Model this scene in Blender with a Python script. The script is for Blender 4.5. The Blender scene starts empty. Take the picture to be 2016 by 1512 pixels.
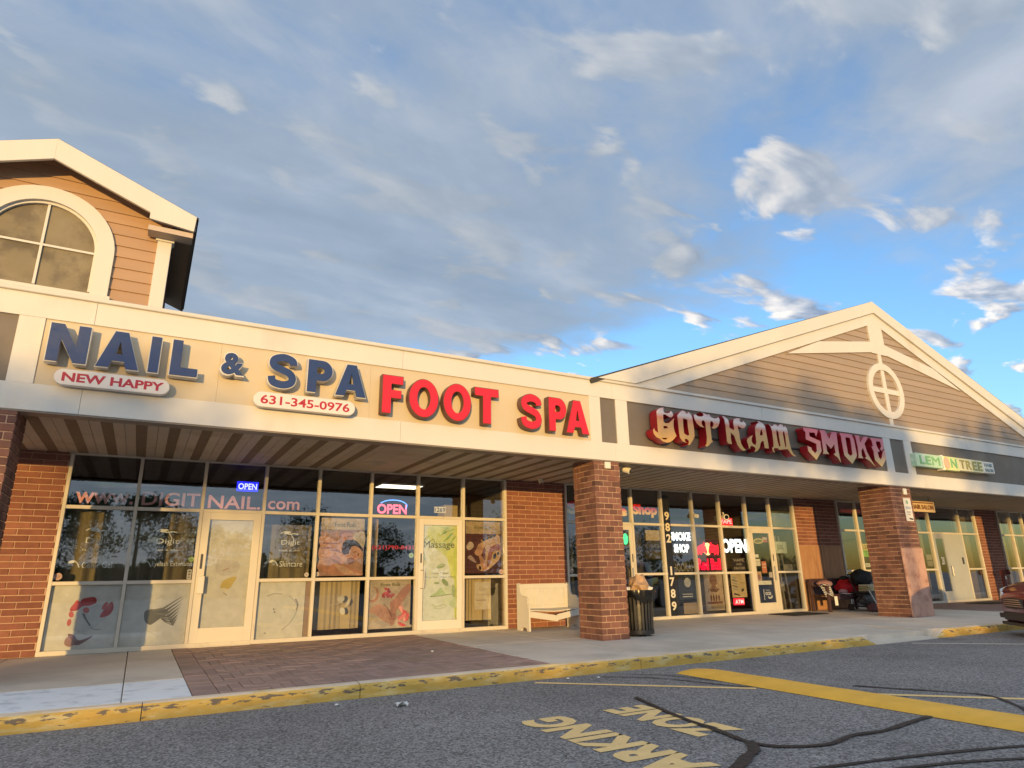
import bpy, bmesh, math, random
from mathutils import Vector, Matrix, noise as mnoise
random.seed(11)
S = bpy.context.scene
COL = S.collection
# ------------------------------------------------------------------ camera
FPX = 1272.36
MR = ((0.8746075, -0.4845904, -0.0152911), (0.1253204, 0.2564252, -0.9584054), (0.4683551, 0.8363123, 0.2850005))
HC = 1.22
cam_d = bpy.data.cameras.new('camera'); cam = bpy.data.objects.new('camera', cam_d); COL.objects.link(cam)
r0, r1, r2 = (Vector(r) for r in MR)
cam.matrix_world = Matrix(((r0.x, -r1.x, -r2.x, 0), (r0.y, -r1.y, -r2.y, 0), (r0.z, -r1.z, -r2.z, HC), (0, 0, 0, 1)))
cam_d.sensor_width = 36; cam_d.lens = FPX / 2016 * 36; cam_d.clip_start = .05; cam_d.clip_end = 3000
S.camera = cam
def ray(px, py):
    d = Vector((px - 1008, py - 756, FPX)); return r0 * d.x + r1 * d.y + r2 * d.z
def onY(px, py, Y):
    r = ray(px, py); k = Y / r.y; return Vector((r.x * k, Y, HC + r.z * k))
def onZ(px, py, Z):
    r = ray(px, py); k = (Z - HC) / r.z; return Vector((r.x * k, r.y * k, Z))
# ------------------------------------------------------------------ sun and sky
KX, KZ = .549, .0578                    # sun direction, read off the pillar and canopy shadows
to_sun = Vector((-KX, -1, KZ)).normalized()
sun_d = bpy.data.lights.new('sun', 'SUN'); sun_d.energy = 1.02; sun_d.angle = math.radians(.55); sun_d.color = (1, .62, .19)
sun = bpy.data.objects.new('sun', sun_d); COL.objects.link(sun); sun.location = (-20, -30, 30)
sun.rotation_euler = (-to_sun).to_track_quat('-Z', 'Y').to_euler()
S.view_settings.view_transform = 'Standard'; S.view_settings.look = 'None'
S.view_settings.gamma = 1; S.view_settings.exposure = 2.2
W = bpy.data.worlds.new('World'); S.world = W; W.use_nodes = True
nt = W.node_tree; nt.nodes.clear()
def N(t, typ, **kw):
    n = t.nodes.new(typ)
    for k, v in kw.items():
        if k.startswith('i_'):
            key = k[2:]; key = int(key) if key.isdigit() else key
            n.inputs[key].default_value = v
        else: setattr(n, k, v)
    return n
def mth(t, op, a, b=None, c=None, clamp=False):
    n = t.nodes.new('ShaderNodeMath'); n.operation = op; n.use_clamp = clamp
    for i, v in enumerate((a, b, c)):
        if v is None: continue
        if isinstance(v, (int, float)): n.inputs[i].default_value = v
        else: t.links.new(v, n.inputs[i])
    return n.outputs[0]
def mix(t, fac, a, b, typ='MIX'):
    n = t.nodes.new('ShaderNodeMix'); n.data_type = 'RGBA'; n.blend_type = typ; n.clamp_factor = True
    for i, v in ((0, fac), (6, a), (7, b)):
        if isinstance(v, (int, float)): n.inputs[i].default_value = v
        elif isinstance(v, tuple): n.inputs[i].default_value = (*v, 1) if len(v) == 3 else v
        else: t.links.new(v, n.inputs[i])
    return n.outputs[2]
def ramp(t, fac, stops, interp='LINEAR'):
    n = t.nodes.new('ShaderNodeValToRGB'); n.color_ramp.interpolation = interp
    e = n.color_ramp.elements
    while len(e) < len(stops): e.new(.5)
    for el, (p, c) in zip(e, stops):
        el.position = p; el.color = (*c, 1) if isinstance(c, tuple) else (c, c, c, 1)
    t.links.new(fac, n.inputs[0]); return n.outputs[0]
def mrange(t, v, a, b, c=0., d=1., smooth=True):
    n = t.nodes.new('ShaderNodeMapRange'); n.interpolation_type = 'SMOOTHSTEP' if smooth else 'LINEAR'
    t.links.new(v, n.inputs[0])
    for i, x in zip((1, 2, 3, 4), (a, b, c, d)): n.inputs[i].default_value = x
    return n.outputs[0]
sky = N(nt, 'ShaderNodeTexSky', sky_type='NISHITA', sun_disc=False)
sky.sun_elevation = math.asin(to_sun.z); sky.sun_rotation = math.atan2(to_sun.x, to_sun.y)
sky.air_density = 1.0; sky.dust_density = .6; sky.ozone_density = 2.0; sky.altitude = 0
tc = N(nt, 'ShaderNodeTexCoord'); sep = N(nt, 'ShaderNodeSeparateXYZ'); nt.links.new(tc.outputs['Generated'], sep.inputs[0])
zc = mth(nt, 'MAXIMUM', sep.outputs[2], .03)
zz = mth(nt, 'ADD', zc, .10)
pu = mth(nt, 'DIVIDE', sep.outputs[0], zz); pv = mth(nt, 'DIVIDE', sep.outputs[1], zz)
comb = N(nt, 'ShaderNodeCombineXYZ'); nt.links.new(pu, comb.inputs[0]); nt.links.new(pv, comb.inputs[1])
def cnoise(scale, detail, rough, off, dist=0., vec=None):
    m = N(nt, 'ShaderNodeMapping'); m.inputs['Location'].default_value = off; m.inputs['Scale'].default_value = scale
    m.inputs['Rotation'].default_value = (0, 0, math.radians(-32))
    nt.links.new(vec or comb.outputs[0], m.inputs[0])
    n = N(nt, 'ShaderNodeTexNoise'); n.inputs['Scale'].default_value = 1; n.inputs['Detail'].default_value = detail
    n.inputs['Roughness'].default_value = rough; n.inputs['Distortion'].default_value = dist
    nt.links.new(m.outputs[0], n.inputs['Vector']); return n.outputs['Fac']
# a thin grey deck over the nearer sky that breaks up into lit cloudlets further off; one cloud plane all round
CO = (2.2, 5.1, 0)
warp = cnoise((1.3, 1.3, 1), 3, .5, (4, 9, 0))
def planar(scale, detail, rough, off, k=0.):
    return cnoise(scale, detail, rough, off, k)
small = planar((2.9, 4.9, 1), 7, .50, CO, .35)
small_s = planar((2.9, 4.9, 1), 4, .5, (CO[0] - .07, CO[1] + .13, 0), .35)
big = planar((.55, .85, 1), 7, .56, (1.35, .4, 0), .5)
big_s = planar((.55, .85, 1), 5, .56, (1.28, .52, 0), .5)
fine = planar((3.4, 4.6, 1), 6, .6, (8, 2, 0), .4)
front = mth(nt, 'ADD', mth(nt, 'MULTIPLY', pu, .62), mth(nt, 'MULTIPLY', pv, .36))
deckbias = mrange(nt, front, .85, 2.05, .205, -.15)
deck = mrange(nt, mth(nt, 'ADD', mth(nt, 'ADD', big, mth(nt, 'MULTIPLY', mth(nt, 'SUBTRACT', fine, .5), .22)), deckbias), .45, .70)
puff = mrange(nt, mth(nt, 'ADD', small, mrange(nt, front, .9, 3.4, .0, .015)), .525, .605)
pufflit = mth(nt, 'ADD', .40, mth(nt, 'MULTIPLY', mth(nt, 'SUBTRACT', small, small_s), 6.5), clamp=True)
decklit = mth(nt, 'ADD', .5, mth(nt, 'ADD', mth(nt, 'MULTIPLY', mth(nt, 'SUBTRACT', big, big_s), 3.0), mth(nt, 'MULTIPLY', mth(nt, 'SUBTRACT', fine, .5), .9)), clamp=True)
skycol = mix(nt, 1.0, sky.outputs[0], (.60, .76, .97), 'MULTIPLY')
puffcol = ramp(nt, pufflit, [(0, (.44, .53, .70)), (.4, (.80, .85, .96)), (1, (1.62, 1.5, 1.36))])
deckcol = ramp(nt, decklit, [(0, (.40, .50, .62)), (.5, (.53, .63, .76)), (1, (.78, .84, .94))])
# clouds scatter more light forward: brighter towards the low sun behind the camera
dots = N(nt, 'ShaderNodeVectorMath', operation='DOT_PRODUCT'); nt.links.new(tc.outputs['Generated'], dots.inputs[0]); dots.inputs[1].default_value = to_sun
fwd = mth(nt, 'ADD', 1.0, mth(nt, 'MULTIPLY', mth(nt, 'POWER', mth(nt, 'MAXIMUM', mth(nt, 'ADD', mth(nt, 'MULTIPLY', dots.outputs['Value'], .5), .5), 0.0), 2.0), 1.5))
fc = N(nt, 'ShaderNodeCombineColor'); [nt.links.new(fwd, fc.inputs[i]) for i in range(3)]
puffcol = mix(nt, 1., puffcol, fc.outputs[0], 'MULTIPLY'); deckcol = mix(nt, 1., deckcol, fc.outputs[0], 'MULTIPLY')
low = mrange(nt, sep.outputs[2], .05, .13)
c1 = mix(nt, mth(nt, 'MULTIPLY', mth(nt, 'MULTIPLY', puff, low), .9), skycol, puffcol)
c2 = mix(nt, mth(nt, 'MULTIPLY', deck, .9), c1, deckcol)
bg = N(nt, 'ShaderNodeBackground'); bg.inputs[1].default_value = .15
nt.links.new(c2, bg.inputs[0])
wo = N(nt, 'ShaderNodeOutputWorld'); nt.links.new(bg.outputs[0], wo.inputs[0])
# ------------------------------------------------------------------ helpers: materials
MATS = {}
def material(name, base, rough=.6, var=.0, vscale=3., detail=5, bump=0., bscale=40., metal=0., rnd=0., spec=.5, second=None, sfac=(.5, .65), sscale=2., coat=0., third=None, tfac=(.6, .7), tscale=9., stretch=(1, 1, 1), rnd_hue=None, emis=None, estr=0.):
    if name in MATS: return MATS[name]
    m = bpy.data.materials.new(name); m.use_nodes = True; t = m.node_tree
    b = t.nodes['Principled BSDF']
    b.inputs['Roughness'].default_value = rough; b.inputs['Metallic'].default_value = metal
    b.inputs['Specular IOR Level'].default_value = spec; b.inputs['Coat Weight'].default_value = coat; b.inputs['Coat Roughness'].default_value = .08
    g = N(t, 'ShaderNodeNewGeometry'); mp = N(t, 'ShaderNodeMapping'); mp.inputs['Scale'].default_value = stretch
    t.links.new(g.outputs['Position'], mp.inputs[0]); pos = mp.outputs[0]
    def nz(scale, det=detail, rg=.6):
        n = N(t, 'ShaderNodeTexNoise'); n.inputs['Scale'].default_value = scale; n.inputs['Detail'].default_value = det; n.inputs['Roughness'].default_value = rg
        t.links.new(pos, n.inputs['Vector']); return n.outputs['Fac']
    col = None
    if rnd > 0 or rnd_hue:
        oi = N(t, 'ShaderNodeObjectInfo')
        if rnd_hue: col = ramp(t, oi.outputs['Random'], [(i / (len(rnd_hue) - 1), c) for i, c in enumerate(rnd_hue)])
        else:
            f = mrange(t, oi.outputs['Random'], 0, 1, 1 - rnd, 1 + rnd, False)
            cc = N(t, 'ShaderNodeCombineColor'); [t.links.new(f, cc.inputs[i]) for i in range(3)]
            col = mix(t, 1., base, cc.outputs[0], 'MULTIPLY')
    if second: col = mix(t, mrange(t, nz(sscale), *sfac), col or base, second)
    if third: col = mix(t, mrange(t, nz(tscale, 6, .65), *tfac), col or base, third)
    if var > 0:
        f = mrange(t, nz(vscale), .25, .75, 1 - var, 1 + var, False)
        cc = N(t, 'ShaderNodeCombineColor'); [t.links.new(f, cc.inputs[i]) for i in range(3)]
        col = mix(t, 1., col or base, cc.outputs[0], 'MULTIPLY')
        t.links.new(mrange(t, nz(vscale * 2.3), .3, .7, max(0, rough - .08), min(1, rough + .1), False), b.inputs['Roughness'])
    if col is None: b.inputs['Base Color'].default_value = (*base, 1)
    else: t.links.new(col, b.inputs['Base Color'])
    if bump > 0:
        bn = N(t, 'ShaderNodeBump'); bn.inputs['Strength'].default_value = bump; bn.inputs['Distance'].default_value = .01
        t.links.new(nz(bscale, 4, .6), bn.inputs['Height']); t.links.new(bn.outputs[0], b.inputs['Normal'])
    if emis: b.inputs['Emission Color'].default_value = (*emis, 1); b.inputs['Emission Strength'].default_value = estr
    MATS[name] = m; return m
WHITE = material('white_trim_paint', (.62, .595, .545), .55, var=.04, vscale=1.1, second=(.53, .5, .44), sfac=(.56, .78), sscale=.9, stretch=(1, 1, .35), bump=.05, bscale=30)
FLASH = material('cap_flashing', (.6, .57, .52), .4, var=.05)
CREAMBG = material('sign_backing_cream', (.56, .47, .33), .5, var=.05, vscale=.7, second=(.51, .435, .32), sfac=(.5, .7), sscale=.8)
TAUPE = material('sign_backing_taupe', (.15, .125, .1), .6, var=.1, vscale=1.6, bump=.04)
SIDING = material('siding_taupe', (.33, .25, .18), .55, var=.07, vscale=2., rnd=.06, stretch=(.35, 1, 3), bump=.08, bscale=18)
SIDING2 = material('siding_tan', (.4, .25, .145), .55, var=.06, vscale=2., rnd=.05, stretch=(.35, 1, 3), bump=.08, bscale=18)
FRAME = material('storefront_aluminium', (.58, .53, .44), .4, var=.05, vscale=2.5, second=(.48, .44, .37), sfac=(.58, .75), sscale=3., bump=.03)
SOFFIT = material('soffit_panel', (.39, .34, .275), .65, var=.1, vscale=1.3, rnd=.06, second=(.3, .25, .185), sfac=(.52, .7), sscale=1.7)
VENT = material('soffit_vent', (.15, .11, .068), .8, var=.12, vscale=5, rnd=.12)
RIB = material('soffit_rib_groove', (.12, .09, .065), .8, var=.1)  # plain dark brown for the soffit backing and the control joint
BRICK = material('brick', (.24, .09, .06), .85, rnd_hue=[(.17, .062, .042), (.235, .09, .06), (.2, .075, .05), (.27, .11, .07), (.215, .078, .055)], var=.16, vscale=9, bump=.35, bscale=70)
BRICKP = material('brick_pillar', (.24, .1, .07), .85, rnd_hue=[(.085, .04, .03), (.19, .082, .057), (.13, .06, .042), (.22, .1, .07), (.105, .047, .036), (.18, .075, .054)], var=.22, vscale=7, third=(.3, .17, .12), tfac=(.58, .76), tscale=2.2, bump=.4, bscale=60)
MORTAR = material('mortar', (.46, .29, .2), .9, var=.15, vscale=6, bump=.3, bscale=90)
MORTARP = material('mortar_pillar', (.46, .31, .225), .9, var=.2, vscale=6, second=(.27, .15, .11), sfac=(.5, .64), sscale=3, bump=.3, bscale=90)
PLY = material('plywood', (.36, .19, .095), .8, var=.16, vscale=3.5, second=(.27, .13, .065), sfac=(.5, .72), sscale=2.4, stretch=(3, 1, .5), bump=.15)
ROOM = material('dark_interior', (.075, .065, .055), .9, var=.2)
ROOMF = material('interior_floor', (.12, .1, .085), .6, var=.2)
ROOFM = material('dark_shingle', (.05, .045, .04), .9, var=.2, bump=.3)
SOFF2 = material('tower_soffit', (.5, .4, .31), .6, var=.08)
def glass_mat(name, tint, boost=1.0):
    m = bpy.data.materials.new(name); m.use_nodes = True; t = m.node_tree; t.nodes.clear()
    tr = N(t, 'ShaderNodeBsdfTransparent'); tr.inputs[0].default_value = (*tint, 1)
    gl = N(t, 'ShaderNodeBsdfGlossy'); gl.inputs['Roughness'].default_value = .015; gl.inputs[0].default_value = (.95, .97, 1, 1)
    g = N(t, 'ShaderNodeNewGeometry'); nz = N(t, 'ShaderNodeTexNoise'); nz.inputs['Scale'].default_value = 1.1; nz.inputs['Detail'].default_value = 1
    t.links.new(g.outputs['Position'], nz.inputs['Vector'])
    bn = N(t, 'ShaderNodeBump'); bn.inputs['Strength'].default_value = .035; bn.inputs['Distance'].default_value = .05; t.links.new(nz.outputs[0], bn.inputs['Height']); t.links.new(bn.outputs[0], gl.inputs['Normal'])
    fr = N(t, 'ShaderNodeFresnel'); fr.inputs[0].default_value = 1.5
    f = mth(t, 'MULTIPLY', mth(t, 'MULTIPLY', fr.outputs[0], boost, clamp=True), mth(t, 'SUBTRACT', 1.0, g.outputs['Backfacing']))
    ms = N(t, 'ShaderNodeMixShader'); t.links.new(f, ms.inputs[0]); t.links.new(tr.outputs[0], ms.inputs[1]); t.links.new(gl.outputs[0], ms.inputs[2])
    o = N(t, 'ShaderNodeOutputMaterial'); t.links.new(ms.outputs[0], o.inputs[0]); return m
GLASS = glass_mat('window_glass', (.94, .95, .94), 3.2)
GLASSD = glass_mat('window_glass_film', (.5, .52, .5), 1.7)
def print_mat(name, rough=.45, estr=0.):
    m = bpy.data.materials.new(name); m.use_nodes = True; t = m.node_tree; b = t.nodes['Principled BSDF']
    a = N(t, 'ShaderNodeAttribute'); a.attribute_name = 'Col'
    g = N(t, 'ShaderNodeNewGeometry'); nz = N(t, 'ShaderNodeTexNoise'); nz.inputs['Scale'].default_value = 9; nz.inputs['Detail'].default_value = 5; t.links.new(g.outputs['Position'], nz.inputs['Vector'])
    f = mrange(t, nz.outputs[0], .3, .7, .9, 1.08, False); cc = N(t, 'ShaderNodeCombineColor'); [t.links.new(f, cc.inputs[i]) for i in range(3)]
    t.links.new(mix(t, 1., a.outputs['Color'], cc.outputs[0], 'MULTIPLY'), b.inputs['Base Color']); b.inputs['Roughness'].default_value = rough
    if estr: t.links.new(a.outputs['Color'], b.inputs['Emission Color']); b.inputs['Emission Strength'].default_value = estr
    return m
PRINT = print_mat('printed_vinyl')
PHOTO = print_mat('photo_poster', .4)
def photo_nodes():                      # a printed photograph: soft mottling over inks darkened as if shaded behind glass
    t = PHOTO.node_tree; b = t.nodes['Principled BSDF']; old = b.inputs['Base Color'].links[0].from_socket
    g = N(t, 'ShaderNodeNewGeometry')
    for sc_, lo, hi in ((5.5, .62, .98), (17, .86, 1.12)):
        n = N(t, 'ShaderNodeTexNoise'); n.inputs['Scale'].default_value = sc_; n.inputs['Detail'].default_value = 3; n.inputs['Distortion'].default_value = .8; t.links.new(g.outputs['Position'], n.inputs['Vector'])
        f = mrange(t, n.outputs[0], .28, .72, lo, hi, False); cc = N(t, 'ShaderNodeCombineColor'); [t.links.new(f, cc.inputs[i]) for i in range(3)]; old = mix(t, 1., old, cc.outputs[0], 'MULTIPLY')
    t.links.new(old, b.inputs['Base Color'])
photo_nodes()
NEON = print_mat('neon_tubes', .3, .4)
# ------------------------------------------------------------------ helpers: meshes and objects
class MB:
    def __init__(s): s.v = []; s.f = []; s.m = []
    def add(s, verts, faces, mi=0):
        o = len(s.v); s.v += [tuple(v) for v in verts]; s.f += [tuple(i + o for i in f) for f in faces]; s.m += [mi] * len(faces); return s
    def box(s, x0, x1, y0, y1, z0, z1, mi=0, mat4=None):
        vs = [Vector((x, y, z)) for z in (z0, z1) for y in (y0, y1) for x in (x0, x1)]
        if mat4: vs = [mat4 @ v for v in vs]
        return s.add(vs, [(0, 2, 3, 1), (4, 5, 7, 6), (0, 1, 5, 4), (2, 6, 7, 3), (0, 4, 6, 2), (1, 3, 7, 5)], mi)
    def prism(s, pts, y0, y1, mi=0):                 # polygon in (x, z), counter-clockwise seen from -y, pushed along y
        n = len(pts)
        vs = [(x, y0, z) for x, z in pts] + [(x, y1, z) for x, z in pts]
        return s.add(vs, [tuple(range(n)), tuple(range(2 * n - 1, n - 1, -1))] + [(i, i + n, (i + 1) % n + n, (i + 1) % n) for i in range(n)], mi)
    def prismx(s, pts, x0, x1, mi=0):                # polygon in (y, z), pushed along x
        n = len(pts)
        vs = [(x0, y, z) for y, z in pts] + [(x1, y, z) for y, z in pts]
        return s.add(vs, [tuple(range(n - 1, -1, -1)), tuple(range(n, 2 * n))] + [(i, (i + 1) % n, (i + 1) % n + n, i + n) for i in range(n)], mi)
    def tube(s, path, r, seg=8, mi=0, caps=True):
        path = [Vector(p) for p in path]; n = len(path); rr = r if isinstance(r, (list, tuple)) else [r] * n
        rings = []; up = None
        for i, p in enumerate(path):
            d = (path[min(i + 1, n - 1)] - path[max(i - 1, 0)]).normalized()
            if up is None: up = d.orthogonal().normalized()
            up = (up - d * up.dot(d)).normalized(); sd = d.cross(up)
            rings.append([p + (up * math.cos(a) + sd * math.sin(a)) * rr[i] for a in (2 * math.pi * k / seg for k in range(seg))])
        vs = [v for r_ in rings for v in r_]
        fs = [(i * seg + k, i * seg + (k + 1) % seg, (i + 1) * seg + (k + 1) % seg, (i + 1) * seg + k) for i in range(n - 1) for k in range(seg)]
        if caps: fs += [tuple(range(seg - 1, -1, -1)), tuple((n - 1) * seg + k for k in range(seg))]
        return s.add(vs, fs, mi)
    def lathe(s, prof, cx, cy, seg=24, mi=0):        # profile of (radius, z)
        n = len(prof); vs = [(cx + r * math.cos(2 * math.pi * k / seg), cy + r * math.sin(2 * math.pi * k / seg), z) for r, z in prof for k in range(seg)]
        fs = [(i * seg + k, i * seg + (k + 1) % seg, (i + 1) * seg + (k + 1) % seg, (i + 1) * seg + k) for i in range(n - 1) for k in range(seg)]
        return s.add(vs, fs, mi)
    def grid(s, fn, nu, nv, mi=0):
        vs = [fn(i / nu, j / nv) for j in range(nv + 1) for i in range(nu + 1)]
        return s.add(vs, [(j * (nu + 1) + i, j * (nu + 1) + i + 1, (j + 1) * (nu + 1) + i + 1, (j + 1) * (nu + 1) + i) for j in range(nv) for i in range(nu)], mi)
    def mesh(s, name, mats, smooth=False, fix=True, bevel=0.):
        me = bpy.data.meshes.new(name); me.from_pydata(s.v, [], s.f)
        for m in (mats if isinstance(mats, (list, tuple)) else [mats]): me.materials.append(m)
        me.polygons.foreach_set('material_index', s.m)
        if fix or bevel:
            bm = bmesh.new(); bm.from_mesh(me)
            if bevel:
                bmesh.ops.recalc_face_normals(bm, faces=bm.faces)
                es = [e for e in bm.edges if len(e.link_faces) == 2 and e.calc_face_angle(0) > .5]
                bmesh.ops.bevel(bm, geom=es, offset=bevel, segments=1, affect='EDGES', clamp_overlap=True)
            bmesh.ops.recalc_face_normals(bm, faces=bm.faces); bm.to_mesh(me); bm.free()
        if smooth:
            me.polygons.foreach_set('use_smooth', [True] * len(me.polygons)); me.set_sharp_from_angle(angle=math.radians(40))
        me.update(); return me
    def obj(s, name, mats, parent=None, **kw):
        return link(name, s.mesh(name, mats, **kw), parent)
def link(name, me, parent=None, loc=None, rz=0.):
    o = bpy.data.objects.new(name, me); COL.objects.link(o)
    if parent: o.parent = parent
    if loc: o.location = loc
    if rz: o.rotation_euler = (0, 0, rz)
    return o
def tag(o, label, cat, group=None):
    o['label'] = label; o['category'] = cat
    if group: o['group'] = group
    return o
def thing(name, label, cat, loc=(0, 0, 0), rz=0., group=None):
    return tag(link(name, None, None, loc, rz), label, cat, group)
def setting(o): o['kind'] = 'structure'; return o
def stuff(o): o['kind'] = 'stuff'; return o
def keep(o, parent):                    # parent without moving a mesh that is already in world coordinates
    o.parent = parent; o.matrix_parent_inverse = Matrix.Translation(-parent.location) if not any(parent.rotation_euler) else parent.matrix_basis.inverted(); return o
def catmull(pts, n=8, closed=False):
    out = []; m = len(pts); P_ = [Vector((*p, 0)) if len(p) == 2 else Vector(p) for p in pts]
    for i in range(m if closed else m - 1):
        a, b, c, d = (P_[(i + k - 1) % m] if closed else P_[min(max(i + k - 1, 0), m - 1)] for k in range(4))
        for j in range(n):
            t = j / n; out.append(.5 * ((2 * b) + (c - a) * t + (2 * a - 5 * b + 4 * c - d) * t * t + (3 * b - a - 3 * c + d) * t ** 3))
    if not closed: out.append(P_[-1])
    return [(p.x, p.y) for p in out]
def curve_mesh(loops, depth, bevel=0.):              # loops in (u, v); returns a mesh standing in x-z, front at -y
    cu = bpy.data.curves.new('c', 'CURVE'); cu.dimensions = '2D'; cu.fill_mode = 'BOTH'; cu.extrude = depth / 2
    if bevel: cu.bevel_depth = bevel; cu.bevel_resolution = 0; cu.offset = -bevel
    for lp in loops:
        sp = cu.splines.new('POLY'); sp.points.add(len(lp) - 1); sp.use_cyclic_u = True
        for q, (u, v) in zip(sp.points, lp): q.co = (u, v, 0, 1)
    return stand(cu)
def stand(cu):
    o = bpy.data.objects.new('c', cu); me = bpy.data.meshes.new_from_object(o)
    bpy.data.objects.remove(o); bpy.data.curves.remove(cu)
    me.transform(Matrix(((1, 0, 0, 0), (0, 0, -1, 0), (0, 1, 0, 0), (0, 0, 0, 1)))); return me
def text_mesh(s, depth=.0, bold=.0, box=None, size=1., spacing=1.):
    cu = bpy.data.curves.new('t', 'FONT'); cu.body = s; cu.size = size; cu.extrude = depth / 2; cu.offset = bold; cu.space_character = spacing
    cu.resolution_u = 3
    me = stand(cu)
    if box: fit(me, *box)
    return me
def fit(me, x0, x1, z0, z1):
    xs = [v.co.x for v in me.vertices]; zs = [v.co.z for v in me.vertices]
    ax, bx, az, bz = min(xs), max(xs), min(zs), max(zs)
    for v in me.vertices:
        v.co.x = x0 + (v.co.x - ax) / (bx - ax) * (x1 - x0); v.co.z = z0 + (v.co.z - az) / (bz - az) * (z1 - z0)
def strip_loop(pts, w):                              # a polyline as a closed ribbon outline
    L = []; R = []; n = len(pts)
    for i, p in enumerate(pts):
        a = Vector(pts[max(i - 1, 0)]); b = Vector(pts[min(i + 1, n - 1)]); d = (b - a).normalized(); q = Vector((-d.y, d.x))
        wi = w[i] if isinstance(w, (list, tuple)) else w
        L.append(tuple(Vector(p) + q * wi / 2)); R.append(tuple(Vector(p) - q * wi / 2))
    return L + R[::-1]
def ell(cx, cy, rx, ry, rot=0., n=20, a0=0., a1=360.):
    r = math.radians(rot); out = []
    for k in range(n if a1 - a0 >= 360 else n + 1):
        a = math.radians(a0 + (a1 - a0) * k / n); x, y = rx * math.cos(a), ry * math.sin(a)
        out.append((cx + x * math.cos(r) - y * math.sin(r), cy + x * math.sin(r) + y * math.cos(r)))
    return out
def flat_print(name, x0, x1, z0, z1, y, shapes, mat=None, parent=None, step=.0007, thick=.002, back=None):
    """A flat print: shapes in unit coordinates, stacked a hair apart towards -y. ('p', pts, col) ('t', text, x0, x1, y0, y1, col[, bold]) ('l', pts, w, col)"""
    V = []; F = []; C = []
    Wd, Hd = x1 - x0, z1 - z0
    def put(me, col, yy, unit=True):
        o = len(V)
        for v in me.vertices:
            V.append((x0 + v.co.x * Wd if unit else v.co.x, yy, z0 + v.co.z * Hd if unit else v.co.z))
        zl = [v.co.z for v in me.vertices]; lo, hi = min(zl), max(zl)
        for p in me.polygons:
            F.append(tuple(i + o for i in p.vertices))
            if isinstance(col[0], tuple): C.append([tuple(a + (b - a) * max(0, min(1, ((me.vertices[i].co.z - lo) / (hi - lo) - .35) / .3)) for a, b in zip(*col)) for i in p.vertices])
            else: C.append([col] * len(p.vertices))
        bpy.data.meshes.remove(me)
    k = 0
    if back:
        o = len(V); V.extend([(x0, y, z0), (x1, y, z0), (x1, y, z1), (x0, y, z1), (x0, y + thick, z0), (x1, y + thick, z0), (x1, y + thick, z1), (x0, y + thick, z1)])
        for f in ((0, 1, 2, 3), (5, 4, 7, 6), (4, 5, 1, 0), (3, 2, 6, 7), (4, 0, 3, 7), (1, 5, 6, 2)): F.append(tuple(i + o for i in f)); C.append([back] * 4)
    for sh in shapes:
        k += 1; yy = y - k * step
        if sh[0] == 'p': put(curve_mesh([sh[1]] if not isinstance(sh[1][0][0], (list, tuple)) else sh[1], 0), sh[2], yy)
        elif sh[0] == 'l': put(curve_mesh([strip_loop([(a * Wd, b * Hd) for a, b in sh[1]], sh[2])], 0), sh[3], yy, False) if False else put(_scaled(curve_mesh([strip_loop([(a * Wd, b * Hd) for a, b in sh[1]], sh[2])], 0), x0, z0), sh[3], yy, False)
        elif sh[0] == 't': put(text_mesh(sh[1], 0, sh[7] if len(sh) > 7 else 0, (sh[2], sh[3], sh[4], sh[5])), sh[6], yy)
    me = bpy.data.meshes.new(name); me.from_pydata(V, [], F); me.materials.append(mat or PRINT)
    at = me.color_attributes.new('Col', 'FLOAT_COLOR', 'CORNER'); arr = []
    for c in C:
        for q in c: arr += [*q, 1]
    at.data.foreach_set('color', arr); me.update()
    return link(name, me, parent)
def _scaled(me, x0, z0):
    for v in me.vertices: v.co.x += x0; v.co.z += z0
    return me
# ------------------------------------------------------------------ the ground
YG, YF = 12.44, 9.35
YK = 7.38
def sz(y): return .15 + .03 * max(0, min(1, (y - 7.55) / 4.9))
ASPH = material('asphalt', (.2, .188, .178), .85, var=.22, vscale=.55, detail=8, third=(.34, .325, .31), tfac=(.56, .66), tscale=70, bump=.9, bscale=75)
def asphalt_nodes():
    t = ASPH.node_tree; b = t.nodes['Principled BSDF']
    g = N(t, 'ShaderNodeNewGeometry'); old = b.inputs['Base Color'].links[0].from_socket
    v = N(t, 'ShaderNodeTexVoronoi'); v.inputs['Scale'].default_value = 62; t.links.new(g.outputs['Position'], v.inputs['Vector'])
    bw = N(t, 'ShaderNodeRGBToBW'); t.links.new(v.outputs['Color'], bw.inputs[0])
    f = mrange(t, bw.outputs[0], .12, .88, .3, 1.95, False); cc = N(t, 'ShaderNodeCombineColor'); [t.links.new(f, cc.inputs[i]) for i in range(3)]
    col = mix(t, .85, old, cc.outputs[0], 'MULTIPLY')
    n2 = N(t, 'ShaderNodeTexNoise'); n2.inputs['Scale'].default_value = .9; n2.inputs['Detail'].default_value = 4; t.links.new(g.outputs['Position'], n2.inputs['Vector'])
    col = mix(t, mrange(t, n2.outputs[0], .58, .75, 0, .35), col, (.045, .04, .037))
    t.links.new(col, b.inputs['Base Color'])
asphalt_nodes()
CONC = material('concrete', (.64, .56, .455), .85, var=.13, vscale=1.6, detail=8, second=(.53, .46, .37), sfac=(.5, .72), sscale=.7, third=(.72, .65, .54), tfac=(.6, .7), tscale=55, bump=.25, bscale=120)
CONCW = material('pale_new_concrete', (.78, .8, .81), .8, var=.05, vscale=2.2, second=(.55, .57, .58), sfac=(.5, .7), sscale=5, bump=.1, bscale=90)
PAVER = material('paver', (.34, .225, .185), .8, rnd=.14, var=.14, vscale=5, second=(.29, .205, .15), sfac=(.5, .7), sscale=.8, bump=.25, bscale=80)
PAVEBED = material('paver_joint_sand', (.07, .05, .042), .95, var=.2, vscale=9)
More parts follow.
